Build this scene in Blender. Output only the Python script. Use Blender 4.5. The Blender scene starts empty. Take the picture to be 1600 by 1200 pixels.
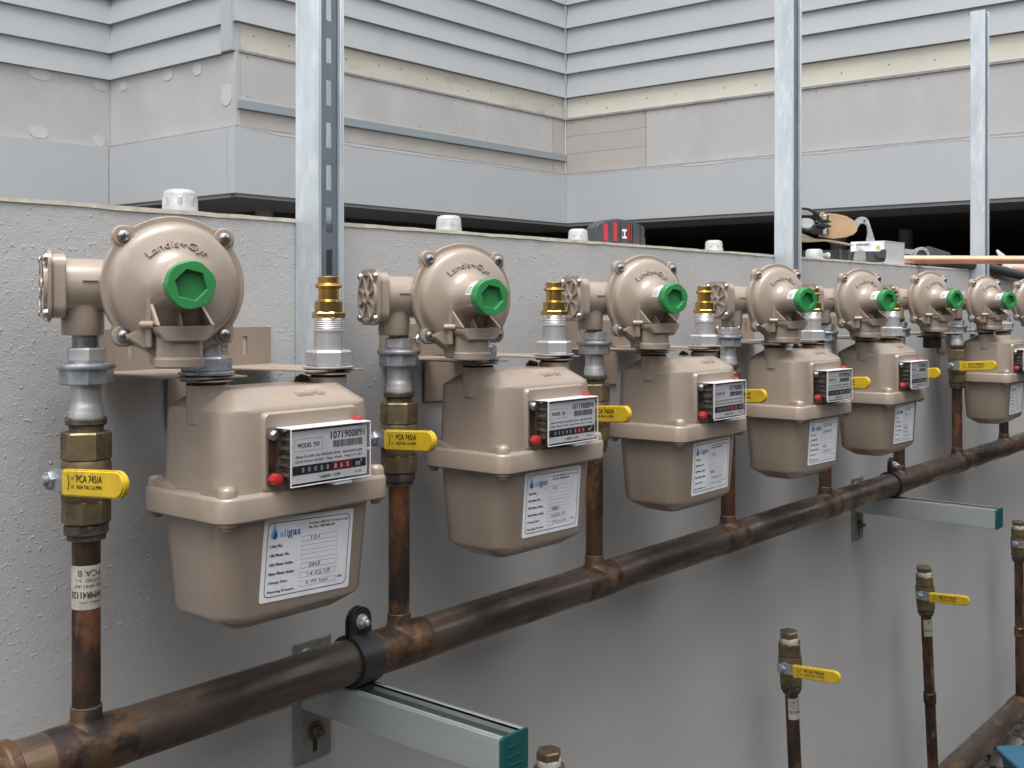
import bpy, bmesh, math, random
from mathutils import Vector, Matrix
random.seed(7)
PI = math.pi
# ---------------------------------------------------------------- camera, world, sun, exposure
D = 1.045            # camera's distance from the rendered wall (wall face is y = 0)
CZ = 1.32            # camera height
SC = bpy.context.scene
COL = SC.collection
cam_d = bpy.data.cameras.new('camera'); cam = bpy.data.objects.new('camera', cam_d); COL.objects.link(cam)
cam_d.sensor_width = 36.0; cam_d.lens = 36.0 * 1750 / 1600
cam_d.shift_y = -0.0775; cam_d.clip_start = 0.02; cam_d.clip_end = 500
cam.location = (0, -D, CZ); cam.rotation_euler = (math.radians(90), 0, math.radians(39.65 - 90))
SC.camera = cam
W = bpy.data.worlds.new('World'); SC.world = W; W.use_nodes = True
wn = W.node_tree; wn.nodes.clear()
sky = wn.nodes.new('ShaderNodeTexSky'); sky.sky_type = 'NISHITA'; sky.sun_disc = False
sky.sun_elevation = math.radians(70); sky.sun_rotation = math.radians(235)
sky.air_density = 1.0; sky.dust_density = 4.0; sky.ozone_density = 1.0
hs = wn.nodes.new('ShaderNodeHueSaturation'); hs.inputs['Saturation'].default_value = 0.16
bg = wn.nodes.new('ShaderNodeBackground'); bg.inputs['Strength'].default_value = 0.15
wo = wn.nodes.new('ShaderNodeOutputWorld')
wn.links.new(sky.outputs[0], hs.inputs['Color']); wn.links.new(hs.outputs[0], bg.inputs['Color']); wn.links.new(bg.outputs[0], wo.inputs['Surface'])
sd = bpy.data.lights.new('sun', 'SUN'); sd.energy = 1.2; sd.angle = math.radians(40); sd.color = (1, 0.985, 0.96)
sun = bpy.data.objects.new('sun', sd); COL.objects.link(sun)
# light comes from above, from behind the camera's left shoulder
az, el = math.radians(235), math.radians(70)
sdir = Vector((math.sin(az) * math.cos(el), math.cos(az) * math.cos(el), math.sin(el)))
sun.rotation_euler = sdir.to_track_quat('Z', 'Y').to_euler()
SC.view_settings.view_transform = 'Standard'; SC.view_settings.look = 'None'
SC.view_settings.exposure = 1.0; SC.view_settings.gamma = 1.0
SC.render.engine = 'CYCLES'
SC.cycles.transparent_max_bounces = 24

# ---------------------------------------------------------------- materials
def nodes_mat(name):
    m = bpy.data.materials.new(name); m.use_nodes = True
    return m, m.node_tree.nodes, m.node_tree.links, m.node_tree.nodes['Principled BSDF']
def mat(name, c, rough=0.5, metal=0.0, c2=None, scale=20, lo=0.35, hi=0.65, bump=0.0, bscale=300, detail=6, stretch=(1, 1, 1), c3=None, scale3=8, lo3=.55, hi3=.7, rvar=0.0, coat=0.0, spec=None):
    m, n, l, b = nodes_mat(name)
    b.inputs['Base Color'].default_value = (*c, 1); b.inputs['Roughness'].default_value = rough; b.inputs['Metallic'].default_value = metal
    if coat: b.inputs['Coat Weight'].default_value = coat; b.inputs['Coat Roughness'].default_value = 0.14
    if spec is not None: b.inputs['Specular IOR Level'].default_value = spec
    tc = n.new('ShaderNodeTexCoord'); oi = n.new('ShaderNodeObjectInfo')
    mp = n.new('ShaderNodeMapping'); mp.inputs['Scale'].default_value = stretch
    mul = n.new('ShaderNodeMath'); mul.operation = 'MULTIPLY'; mul.inputs[1].default_value = 13.0
    l.new(oi.outputs['Random'], mul.inputs[0]); l.new(mul.outputs[0], mp.inputs['Location'])
    l.new(tc.outputs['Object'], mp.inputs['Vector'])
    col = None
    def noise(sc, lo, hi, det=detail):
        t = n.new('ShaderNodeTexNoise'); t.inputs['Scale'].default_value = sc; t.inputs['Detail'].default_value = det
        t.inputs['Roughness'].default_value = 0.62
        l.new(mp.outputs[0], t.inputs['Vector'])
        r = n.new('ShaderNodeMapRange'); r.inputs[1].default_value = lo; r.inputs[2].default_value = hi
        l.new(t.outputs['Fac'], r.inputs[0]); return r.outputs[0]
    if c2:
        f = noise(scale, lo, hi)
        mx = n.new('ShaderNodeMix'); mx.data_type = 'RGBA'; mx.inputs['A'].default_value = (*c, 1); mx.inputs['B'].default_value = (*c2, 1)
        l.new(f, mx.inputs['Factor']); col = mx.outputs['Result']
        if c3:
            f3 = noise(scale3, lo3, hi3)
            m3 = n.new('ShaderNodeMix'); m3.data_type = 'RGBA'; m3.inputs['B'].default_value = (*c3, 1)
            l.new(col, m3.inputs['A']); l.new(f3, m3.inputs['Factor']); col = m3.outputs['Result']
        l.new(col, b.inputs['Base Color'])
        if rvar:
            r = n.new('ShaderNodeMapRange'); r.inputs[3].default_value = rough - rvar; r.inputs[4].default_value = rough + rvar
            l.new(f, r.inputs[0]); l.new(r.outputs[0], b.inputs['Roughness'])
    if bump:
        t = n.new('ShaderNodeTexNoise'); t.inputs['Scale'].default_value = bscale; t.inputs['Detail'].default_value = 4
        l.new(tc.outputs['Object'], t.inputs['Vector'])
        bp = n.new('ShaderNodeBump'); bp.inputs['Strength'].default_value = bump; bp.inputs['Distance'].default_value = 0.001
        l.new(t.outputs['Fac'], bp.inputs['Height']); l.new(bp.outputs[0], b.inputs['Normal'])
    return m

def wall_mat(name='rendered_wall_paint'):
    m, n, l, b = nodes_mat(name)
    tc = n.new('ShaderNodeTexCoord')
    def noise(sc, det=5, rough=.6, vec=None):
        t = n.new('ShaderNodeTexNoise'); t.inputs['Scale'].default_value = sc; t.inputs['Detail'].default_value = det; t.inputs['Roughness'].default_value = rough
        l.new(vec or tc.outputs['Object'], t.inputs['Vector']); return t.outputs['Fac']
    def mr(v, a, b_, c=0, d=1):
        r = n.new('ShaderNodeMapRange'); r.inputs[1].default_value = a; r.inputs[2].default_value = b_; r.inputs[3].default_value = c; r.inputs[4].default_value = d
        l.new(v, r.inputs[0]); return r.outputs[0]
    mx = n.new('ShaderNodeMix'); mx.data_type = 'RGBA'; mx.inputs['A'].default_value = (.46, .46, .457, 1); mx.inputs['B'].default_value = (.415, .414, .41, 1)
    l.new(mr(noise(3.5), .35, .7), mx.inputs['Factor'])
    # faint scuffs
    mpv = n.new('ShaderNodeMapping'); mpv.inputs['Scale'].default_value = (1, 1, .35); l.new(tc.outputs['Object'], mpv.inputs['Vector'])
    m2 = n.new('ShaderNodeMix'); m2.data_type = 'RGBA'; m2.inputs['B'].default_value = (.25, .24, .225, 1)
    l.new(mx.outputs['Result'], m2.inputs['A']); l.new(mr(noise(14, 6, .7, mpv.outputs[0]), .68, .8, 0, .55), m2.inputs['Factor'])
    l.new(m2.outputs['Result'], b.inputs['Base Color']); b.inputs['Roughness'].default_value = .5
    b.inputs['Specular IOR Level'].default_value = .45
    # stippled render: sparse raised crumbs over a fine orange-peel ground
    crumbs = mr(noise(185, 2, .5), .60, .74)
    fine = mr(noise(420, 2, .5), .3, .8, 0, .22)
    broad = mr(noise(60, 2, .5), .35, .7, 0, .25)
    mask = mr(noise(7, 2), .36, .58, .35, 1)
    mu = n.new('ShaderNodeMath'); mu.operation = 'MULTIPLY'; l.new(crumbs, mu.inputs[0]); l.new(mask, mu.inputs[1])
    ad = n.new('ShaderNodeMath'); l.new(mu.outputs[0], ad.inputs[0]); l.new(fine, ad.inputs[1])
    ad2 = n.new('ShaderNodeMath'); l.new(ad.outputs[0], ad2.inputs[0]); l.new(broad, ad2.inputs[1])
    # the crumbs thin out on the smoother lower half of the wall
    sp = n.new('ShaderNodeSeparateXYZ'); l.new(tc.outputs['Object'], sp.inputs[0])
    ht = mr(sp.outputs['Z'], .75, 1.15, .3, 1)
    m4 = n.new('ShaderNodeMath'); m4.operation = 'MULTIPLY'; l.new(ad2.outputs[0], m4.inputs[0]); l.new(ht, m4.inputs[1])
    bp = n.new('ShaderNodeBump'); bp.inputs['Strength'].default_value = .6; bp.inputs['Distance'].default_value = .0014
    l.new(m4.outputs[0], bp.inputs['Height']); l.new(bp.outputs[0], b.inputs['Normal'])
    return m

M = {}
M['wall'] = wall_mat()
M['coping'] = mat('cream_edge_paint', (.58, .54, .44), .6, c2=(.42, .39, .33), scale=60, bump=.4, bscale=200)
M['tan'] = mat('tan_powder_coat', (.320, .258, .207), .36, c2=(.292, .235, .188), scale=9, c3=(.37, .32, .27), scale3=26, lo3=.60, hi3=.85, bump=.10, bscale=900, coat=.7)
M['tan_b'] = mat('tan_bracket_paint', (.30, .24, .19), .45, c2=(.265, .212, .168), scale=15, bump=.08, bscale=700)
M['green'] = mat('green_plastic', (.028, .225, .06), .42, c2=(.022, .18, .05), scale=30)
M['white'] = mat('white_label', (.80, .81, .84), .45, c2=(.60, .61, .64), scale=25, lo=.4, hi=.8)
M['aged'] = mat('aged_paper_label', (.46, .44, .38), .6, c2=(.33, .31, .26), scale=70, lo=.4, hi=.7)
M['ink'] = mat('black_ink', (.02, .02, .025), .5)
M['pen'] = mat('grey_pen', (.09, .09, .13), .5)
M['blue_l'] = mat('light_blue_ink', (.16, .42, .72), .5)
M['blue_d'] = mat('dark_blue_ink', (.02, .10, .30), .5)
M['black'] = mat('black_plastic', (.018, .018, .02), .42, c2=(.03, .03, .032), scale=40)
M['rubber'] = mat('black_rubber_clamp', (.013, .013, .016), .38, c2=(.028, .028, .03), scale=60, bump=.2)
M['red'] = mat('red_seal', (.36, .025, .025), .35)
M['dark_red'] = mat('dark_red_window', (.22, .01, .015), .4)
M['zinc'] = mat('zinc_fitting', (.62, .615, .61), .40, .6, c2=(.42, .42, .43), scale=45, bump=.15, bscale=400, rvar=.12)
M['zinc_d'] = mat('dull_zinc_nut', (.43, .45, .475), .48, .7, c2=(.25, .275, .30), scale=60, lo=.4, hi=.6, bump=.25, bscale=350, rvar=.1)
M['steel'] = mat('bright_steel', (.55, .54, .53), .28, 1.0, c2=(.42, .42, .42), scale=60)
M['galv'] = mat('galvanised_strut', (.60, .645, .68), .40, .5, c2=(.45, .50, .54), scale=22, lo=.35, hi=.68, c3=(.70, .74, .76), scale3=70, lo3=.5, hi3=.75, bump=.08, bscale=150, stretch=(1, 1, .3), rvar=.1)
M['galv_w'] = mat('shaded_galvanised_web', (.27, .31, .345), .45, .75, c2=(.19, .225, .26), scale=14, lo=.35, hi=.65, c3=(.40, .44, .47), scale3=60, lo3=.6, hi3=.8, stretch=(1, 1, .25), rvar=.08)  # shade on the posts' front web put into a darker galvanised colour
M['galv_s'] = mat('galvanised_arm', (.46, .50, .50), .42, .6, c2=(.37, .41, .41), scale=12, c3=(.5, .54, .54), scale3=40, lo3=.55, hi3=.8, stretch=(1, .25, 1), rvar=.08)
M['plate'] = mat('galvanised_plate', (.33, .34, .33), .5, .6, c2=(.24, .25, .24), scale=40, rvar=.1)
M['brass'] = mat('new_brass', (.60, .40, .13), .27, 1.0, c2=(.52, .33, .10), scale=40, rvar=.06)
M['brass_o'] = mat('tarnished_brass', (.215, .165, .09), .48, .6, c2=(.10, .08, .05), scale=38, lo=.38, hi=.62, c3=(.28, .24, .15), scale3=55, lo3=.58, hi3=.75, bump=.2, bscale=250, rvar=.1)
M['dark_nut'] = mat('dark_sealed_thread', (.05, .042, .035), .55, .3, c2=(.12, .10, .08), scale=120, lo=.45, hi=.65, bump=.5, bscale=300)
M['copper_o'] = mat('tarnished_copper', (.125, .068, .043), .42, .6, c2=(.042, .031, .026), scale=20, lo=.44, hi=.57, c3=(.36, .16, .07), scale3=19, lo3=.55, hi3=.70, bump=.12, bscale=120, stretch=(1, 1, .55), rvar=.12)
M['manifold'] = mat('brown_manifold_copper', (.098, .076, .062), .36, .45, c2=(.062, .046, .036), scale=18, lo=.42, hi=.58, c3=(.21, .135, .08), scale3=14, lo3=.56, hi3=.72, bump=.2, bscale=90, stretch=(.45, 1, 1), rvar=.14)
M['copper_burn'] = mat('heat_marked_copper', (.12, .07, .04), .40, .5, c2=(.04, .03, .027), scale=30, lo=.44, hi=.56, c3=(.25, .135, .065), scale3=27, lo3=.56, hi3=.72, bump=.3, bscale=150)
M['copper_n'] = mat('new_copper', (.86, .48, .33), .36, .6, c2=(.74, .38, .25), scale=20, stretch=(.2, 1, 1))
M['yellow'] = mat('yellow_vinyl_handle', (.64, .44, .018), .42, c2=(.54, .36, .018), scale=45, c3=(.20, .14, .04), scale3=60, lo3=.59, hi3=.74)
M['teal'] = mat('teal_end_cap', (.006, .075, .072), .4, c2=(.006, .075, .07), scale=50)
M['tape_w'] = mat('white_thread_tape', (.62, .60, .54), .6, c2=(.45, .43, .38), scale=200)
M['gears'] = mat('dark_mechanism', (.08, .075, .07), .5, c2=(.20, .17, .14), scale=80)
M['siding'] = mat('grey_weatherboard_paint', (.40, .415, .43), .5, c2=(.38, .395, .41), scale=2.5, stretch=(1, 1, 1), c3=(.31, .325, .335), scale3=5, lo3=.62, hi3=.85, bump=.15, bscale=60)
M['fascia'] = mat('pale_grey_fascia_paint', (.425, .44, .452), .5, c2=(.405, .42, .432), scale=2, c3=(.33, .34, .35), scale3=3, lo3=.65, hi3=.85, bump=.1, bscale=60)
M['cream'] = mat('bare_cream_board', (.58, .55, .46), .7, c2=(.50, .475, .41), scale=5, c3=(.33, .30, .26), scale3=7, lo3=.58, hi3=.8, stretch=(.5, .5, 1.4))
M['yellowb'] = mat('yellowish_primed_board', (.63, .605, .51), .7, c2=(.57, .55, .475), scale=4, c3=(.42, .39, .31), scale3=9, lo3=.66, hi3=.8)
M['cement'] = mat('bare_cement_sheet', (.445, .437, .427), .8, c2=(.395, .388, .378), scale=3.5, lo=.3, hi=.7, c3=(.49, .49, .49), scale3=3, lo3=.5, hi3=.75, stretch=(1, 1, .8))
M['cement_b'] = mat('beige_cement_sheet', (.41, .385, .355), .8, c2=(.37, .35, .325), scale=6)
M['batten'] = mat('blue_grey_batten', (.27, .305, .325), .5, c2=(.25, .28, .30), scale=4)
M['filler'] = mat('white_filler', (.505, .503, .497), .8, c2=(.46, .458, .452), scale=30)
M['gap'] = mat('grey_sealant', (.22, .215, .225), .8, c2=(.30, .29, .30), scale=20)
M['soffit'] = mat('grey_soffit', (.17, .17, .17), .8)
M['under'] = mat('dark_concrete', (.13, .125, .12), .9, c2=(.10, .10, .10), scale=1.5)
M['timber'] = mat('raw_timber', (.28, .20, .10), .7, c2=(.16, .11, .06), scale=6, stretch=(.2, 1, 3))
M['ground'] = mat('damp_soil', (.075, .062, .05), .95, c2=(.11, .095, .08), scale=9, bump=1, bscale=40)
M['stone'] = mat('grey_stone', (.20, .185, .17), .85, c2=(.11, .10, .09), scale=30, bump=.5, bscale=60)
M['blue'] = mat('blue_plastic', (.03, .12, .20), .42, c2=(.025, .09, .15), scale=20)
M['opp'] = mat('shading_wall_paint', (.20, .20, .205), .8, c2=(.165, .165, .17), scale=2)
M['leather'] = mat('tan_leather', (.56, .38, .22), .55, c2=(.48, .31, .17), scale=30)
M['ply'] = mat('pale_strip', (.66, .55, .40), .6)
M['carton'] = mat('grey_carton', (.52, .52, .53), .6, c2=(.46, .46, .47), scale=20)
M['cast'] = mat('cast_grey_metal', (.40, .41, .41), .5, .4, c2=(.28, .29, .29), scale=80, bump=.3, bscale=300)
M['capgal'] = mat('hot_dip_cap', (.36, .375, .37), .5, .25, c2=(.46, .475, .465), scale=70, lo=.4, hi=.6, bump=.4, bscale=200)
M['hose'] = mat('black_foam_hose', (.03, .032, .034), .75, c2=(.045, .047, .05), scale=90, bump=.5, bscale=300)
M['plastic_bag'] = mat('clear_film', (.62, .62, .63), .3)
M['toolgrey'] = mat('tool_casing', (.045, .052, .058), .5, c2=(.06, .068, .075), scale=40)
M['tool_red'] = mat('tool_red_stripe', (.42, .04, .05), .5)
def glass_mat():
    m, n, l, b = nodes_mat('clear_cover_plastic')
    tr = n.new('ShaderNodeBsdfTransparent'); tr.inputs[0].default_value = (.93, .93, .93, 1)
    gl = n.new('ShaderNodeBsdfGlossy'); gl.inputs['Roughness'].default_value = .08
    lw = n.new('ShaderNodeLayerWeight'); lw.inputs[0].default_value = .5
    pw = n.new('ShaderNodeMath'); pw.operation = 'POWER'; pw.inputs[1].default_value = 4; l.new(lw.outputs['Facing'], pw.inputs[0])
    fr = n.new('ShaderNodeMapRange'); fr.inputs[3].default_value = .03; fr.inputs[4].default_value = .7; l.new(pw.outputs[0], fr.inputs[0])
    mx = n.new('ShaderNodeMixShader'); l.new(fr.outputs[0], mx.inputs[0]); l.new(tr.outputs[0], mx.inputs[1]); l.new(gl.outputs[0], mx.inputs[2])
    l.new(mx.outputs[0], n['Material Output'].inputs['Surface']); return m
M['clear'] = glass_mat()

# ---------------------------------------------------------------- mesh helpers
class MB:
    def __init__(s): s.v = []; s.f = []
    def add(s, vs, fs):
        o = len(s.v); s.v += [tuple(v) for v in vs]; s.f += [tuple(i + o for i in f) for f in fs]; return s
    def box(s, x0, x1, y0, y1, z0, z1):
        return s.add([(x0,y0,z0),(x1,y0,z0),(x1,y1,z0),(x0,y1,z0),(x0,y0,z1),(x1,y0,z1),(x1,y1,z1),(x0,y1,z1)],
                     [(0,3,2,1),(4,5,6,7),(0,1,5,4),(1,2,6,5),(2,3,7,6),(3,0,4,7)])
    def loft(s, rings, cap0=True, cap1=True):
        n = len(rings[0]); vs = [p for r in rings for p in r]; fs = []
        for k in range(len(rings) - 1):
            for i in range(n):
                j = (i + 1) % n; fs.append((k*n+i, k*n+j, (k+1)*n+j, (k+1)*n+i))
        if cap0: fs.append(tuple(range(n - 1, -1, -1)))
        if cap1: fs.append(tuple((len(rings)-1)*n + i for i in range(n)))
        return s.add(vs, fs)
    def lathe(s, prof, n=24, o=(0,0,0), axis=(0,0,1), phase=0.0, cap0=True, cap1=True, up=None):
        a = Vector(axis).normalized(); o = Vector(o)
        u = Vector(up) if up else (Vector((1,0,0)) if abs(a.x) < .9 else Vector((0,1,0)))
        u = (u - a * u.dot(a)).normalized(); w = a.cross(u)
        rings = [[o + a*h + (u*math.cos(phase+2*PI*i/n) + w*math.sin(phase+2*PI*i/n))*r for i in range(n)] for r, h in prof]
        return s.loft(rings, cap0, cap1)
    def rod(s, p0, p1, r0, r1=None, n=16, phase=0):
        p0, p1 = Vector(p0), Vector(p1)
        return s.lathe([(r0, 0), (r1 if r1 is not None else r0, (p1-p0).length)], n, p0, p1-p0, phase)
    def prism(s, poly, fn, t0, t1):
        """poly of (a,b); fn(a,b,t) -> point"""
        return s.loft([[fn(a,b,t0) for a,b in poly], [fn(a,b,t1) for a,b in poly]])
    def tube(s, pts, r, n=12):
        pts = [Vector(p) for p in pts]; rings = []; prev = None
        for i, p in enumerate(pts):
            t = (pts[min(i+1,len(pts)-1)] - pts[max(i-1,0)]).normalized()
            if prev is None: u = t.cross(Vector((0.1,0.2,1))).normalized()
            else: u = (prev - t*prev.dot(t)).normalized()
            prev = u; w = t.cross(u); rr = r[i] if isinstance(r, (list, tuple)) else r
            rings.append([p + (u*math.cos(2*PI*k/n) + w*math.sin(2*PI*k/n))*rr for k in range(n)])
        return s.loft(rings)
    def hexn(s, z0, z1, r, n=6, o=(0,0,0), axis=(0,0,1), ch=.0015, phase=.2):
        return s.lathe([(r-ch, z0), (r, z0+ch), (r, z1-ch), (r-ch, z1)], n, o, axis, phase)
    def xf(s, fn): s.v = [tuple(fn(Vector(v))) for v in s.v]; return s
    def build(s, name, m, parent=None, bevel=0, seg=2, angle=32, smooth=True):
        me = bpy.data.meshes.new(name); bm = bmesh.new()
        vs = [bm.verts.new(v) for v in s.v]
        for f in s.f:
            try: bm.faces.new([vs[i] for i in f])
            except ValueError: pass
        bmesh.ops.recalc_face_normals(bm, faces=bm.faces)
        if bevel:
            es = [e for e in bm.edges if len(e.link_faces) == 2 and e.calc_face_angle(0) > math.radians(35)]
            bmesh.ops.bevel(bm, geom=es, offset=bevel, segments=seg, affect='EDGES', clamp_overlap=True)
        bm.to_mesh(me); bm.free()
        if smooth:
            for p in me.polygons: p.use_smooth = True
            me.set_sharp_from_angle(angle=math.radians(angle))
        me.materials.append(M[m])
        o = bpy.data.objects.new(name, me); COL.objects.link(o)
        if parent is not None: o.parent = parent
        return o
def tag(o, label=None, cat=None, group=None, kind=None):
    if label: o['label'] = label
    if cat: o['category'] = cat
    if group: o['group'] = group
    if kind: o['kind'] = kind
    return o
def thing(name, loc, rz=0, label=None, cat=None, group=None):
    o = bpy.data.objects.new(name, None); COL.objects.link(o); o.empty_display_size = .02
    o.location = loc; o.rotation_euler = (0, 0, rz); tag(o, label, cat, group); return o
def P(X, Y, z): return (X, Y - D, z + CZ)
def copy_tree(o, parent=None):
    c = o.copy(); COL.objects.link(c); c.parent = parent
    for ch in list(o.children): copy_tree(ch, c)
    return c
def rrect(hx, hy, r, n=6, cx=0, cy=0):
    pts = []
    for (sx, sy, a0) in ((1,1,0),(-1,1,PI/2),(-1,-1,PI),(1,-1,1.5*PI)):
        for k in range(n+1):
            a = a0 + PI/2*k/n; pts.append((cx+sx*(hx-r)+r*math.cos(a), cy+sy*(hy-r)+r*math.sin(a)))
    return pts
def rring(hx, hy, r, z, n=6, cx=0, cy=0): return [(x, y, z) for x, y in rrect(hx, hy, r, n, cx, cy)]

_tc = {}
def text2d(sx, extrude=0.0, res=2):
    k = (sx, extrude, res)
    if k in _tc: return _tc[k]
    cu = bpy.data.curves.new('txt', 'FONT'); cu.body = sx; cu.size = 1; cu.resolution_u = res; cu.extrude = extrude
    cu.fill_mode = 'FRONT' if not extrude else 'BOTH'
    o = bpy.data.objects.new('txt', cu); COL.objects.link(o)
    dg = bpy.context.evaluated_depsgraph_get(); me = bpy.data.meshes.new_from_object(o.evaluated_get(dg))
    vs = [tuple(v.co) for v in me.vertices]; fs = [tuple(p.vertices) for p in me.polygons]
    bpy.data.objects.remove(o); bpy.data.curves.remove(cu); bpy.data.meshes.remove(me)
    x0 = min(v[0] for v in vs); x1 = max(v[0] for v in vs); y0 = min(v[1] for v in vs); y1 = max(v[1] for v in vs)
    _tc[k] = (vs, fs, x0, x1, y0, y1); return _tc[k]
def add_text(mb, s, x, y, w, h, fn, shear=0.0, bold=0.0):
    """text fitted into the box (x, y, w, h) of a flat print, mapped by fn(u, v)"""
    vs, fs, x0, x1, y0, y1 = text2d(s)
    offs = [0.0] if not bold else [-bold, bold]
    for k, o in enumerate(offs):
        mb.add([fn(x + (vx-x0)/(x1-x0)*w + shear*(vy-y0)/(y1-y0)*h + o, y + (vy-y0)/(y1-y0)*h, k) for vx, vy, vz in vs], fs)
def rect(mb, x, y, w, h, fn): mb.add([fn(x,y,0), fn(x+w,y,0), fn(x+w,y+h,0), fn(x,y+h,0)], [(0,1,2,3)])
def frame(mb, x, y, w, h, t, fn):
    rect(mb, x, y, w, t, fn); rect(mb, x, y+h-t, w, t, fn); rect(mb, x, y+t, t, h-2*t, fn); rect(mb, x+w-t, y+t, t, h-2*t, fn)

# ================================================================ SETTING
g = MB(); N = 40
def gz(x, y): return 0.018*math.sin(x*3.1+y*1.7) + 0.012*math.sin(x*9.3-y*7.1)
xs = [-300, -60, -10] + [-3 + .25*i for i in range(49)] + [20, 60, 300]
ys = [-300, -60, -8] + [-3 + .25*i for i in range(13)]
g.add([(x, y, gz(x, y) if abs(x) < 9 and abs(y) < 4 else 0) for y in ys + [.05] for x in xs],
      [(j*len(xs)+i, j*len(xs)+i+1, (j+1)*len(xs)+i+1, (j+1)*len(xs)+i) for j in range(len(ys)) for i in range(len(xs)-1)])
tag(g.build('ground', 'ground'), kind='structure')
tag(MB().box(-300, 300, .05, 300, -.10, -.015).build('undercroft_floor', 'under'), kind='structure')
# crushed stone along the foot of the wall
st = MB()
for i in range(900):
    x = random.uniform(.8, 5.2); y = -abs(random.gauss(0, .22)) - .01; r = random.uniform(.006, .022)
    if random.random() < .12: r *= 1.9
    o = Vector((x, y, gz(x, y) + r*.4 + random.random()*.02)); a = random.random()*PI
    top = [o + Vector((math.cos(a+k*PI/2.5)*r*random.uniform(.7,1.2), math.sin(a+k*PI/2.5)*r*random.uniform(.7,1.2), random.uniform(-.3,.3)*r)) for k in range(5)]
    st.add(top + [o + Vector((0,0,r*.8)), o - Vector((0,0,r*.8))], [(k,(k+1)%5,5) for k in range(5)] + [((k+1)%5,k,6) for k in range(5)])
tag(st.build('rubble', 'stone', smooth=False), 'loose grey crushed stone along the foot of the wall', 'rubble', kind='stuff')

# rendered wall that carries the meters
WT = CZ + .1016
wl = thing('rendered_wall', (0, 0, 0), 0, 'long low grey rendered wall that carries the row of gas meters', 'wall')
for x0, x1 in ((-1.6, 5.2),):
    MB().box(x0, x1, 0, .19, -.05, WT - .003).build('wall_panel', 'wall', wl, smooth=False)
MB().box(2.4785, 2.4800, -.0006, .0005, WT - .11, WT - .004).build('joint', 'gap', wl, smooth=False)
cp = MB(); n = 220
vs = []
for i in range(n+1):
    x = -1.6 + 6.8*i/n; j = random.uniform(-.0006, .0006)
    vs += [(x, -.0016+j, WT-.0042+random.uniform(-.0008,.0006)), (x, -.0012+j, WT+random.uniform(-.0004,.0005)), (x, .191, WT), (x, .191, WT-.003)]
fs = []
for i in range(n):
    for k in range(4): fs.append((i*4+k, i*4+(k+1)%4, i*4+4+(k+1)%4, i*4+4+k))
cp.add(vs, fs + [(0,1,2,3), (4*n+3,4*n+2,4*n+1,4*n)]).build('coping', 'coping', wl)
# unseen wall added behind the camera to shade the meter wall's lower part
ow = tag(MB().box(-6, 9, -1.85, -1.7, -.05, 1.9).build('shading_wall', 'opp'), 'plain grey wall added unseen behind the camera to shade the passage', 'wall')

# ================================================================ HOUSE BEHIND
HS = thing('weatherboard_house', P(5.614, 4.22, -CZ), 0, 'raised grey weatherboard house with bare cement panels behind the meter wall', 'house')
HO = Vector(P(5.614, 4.22, -CZ))
LV = [.804, 1.16, 1.296, 1.4456, 1.572, 1.729, 1.876, 2.02, 2.165, 2.31, 2.455, 2.60, 2.745, 2.89, 3.03]
XB, XC, YB, YA = 3.125, 5.614, 4.22, 5.27
# faces: a point (X, Y), direction along the face, outward normal, length
FACES = {
 'mid':   ((XB, YB), (1, 0), (0, -1), XC - XB),
 'right': ((XC, YB), (0, -1), (-1, 0), 4.0),
 'side':  ((XB, YA), (0, -1), (-1, 0), YA - YB),
 'left':  ((0.6, YA), (1, 0), (0, -1), XB - 0.6),
}
def hface(face, t, out, z):
    (X, Y), d, nn, L = FACES[face]
    p = Vector(P(X + d[0]*t + nn[0]*out, Y + d[1]*t + nn[1]*out, z)) - HO
    return p
def hbox(face, t0, t1, o0, o1, z0, z1, name, m, bevel=0, o1b=None):
    mb = MB(); o1b = o1 if o1b is None else o1b   # o1b: outward face at the bottom
    q = [(t0,o0,z0),(t1,o0,z0),(t1,o1b,z0),(t0,o1b,z0),(t0,o0,z1),(t1,o0,z1),(t1,o1,z1),(t0,o1,z1)]
    mb.add([hface(face, *a) for a in q], [(0,3,2,1),(4,5,6,7),(0,1,5,4),(1,2,6,5),(2,3,7,6),(3,0,4,7)])
    return mb.build(name, m, HS, bevel=bevel, smooth=False)
for face in FACES:
    L = FACES[face][3]
    t1 = L; t0 = 0.0
    end_in = {'mid': (0.0, 0.0), 'right': (0.0, 0), 'side': (0.0, 0.0), 'left': (0, 0.0)}[face]
    # wall core behind the cladding
    hbox(face, -.0, L, -.10, -.012, .62, 4.2, 'wall_core', 'gap')
    for k in range(2 if face in ('mid', 'right') else 1, len(LV) - 1):
        # boards: the lower edge stands proud and overlaps the board below
        a, b = t0, t1
        if face == 'mid': a, b = -.018, L - .012
        if face == 'right': a, b = .026, L
        if face == 'side': a, b = .0, L - .085
        if face == 'left': b = L - .0
        # butt joints staggered from row to row
        cuts = [a, b]
        if face == 'right' and k % 3 == 1: cuts = [a, a + 2.35, b]
        for c0, c1 in zip(cuts, cuts[1:]):
            hbox(face, c0 + (.001 if c0 != a else 0), c1, -.011, .004, LV[k] - .008 + random.uniform(-.001,.001), LV[k+1] - .004, 'weatherboard', 'siding', o1b=.024)
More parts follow.
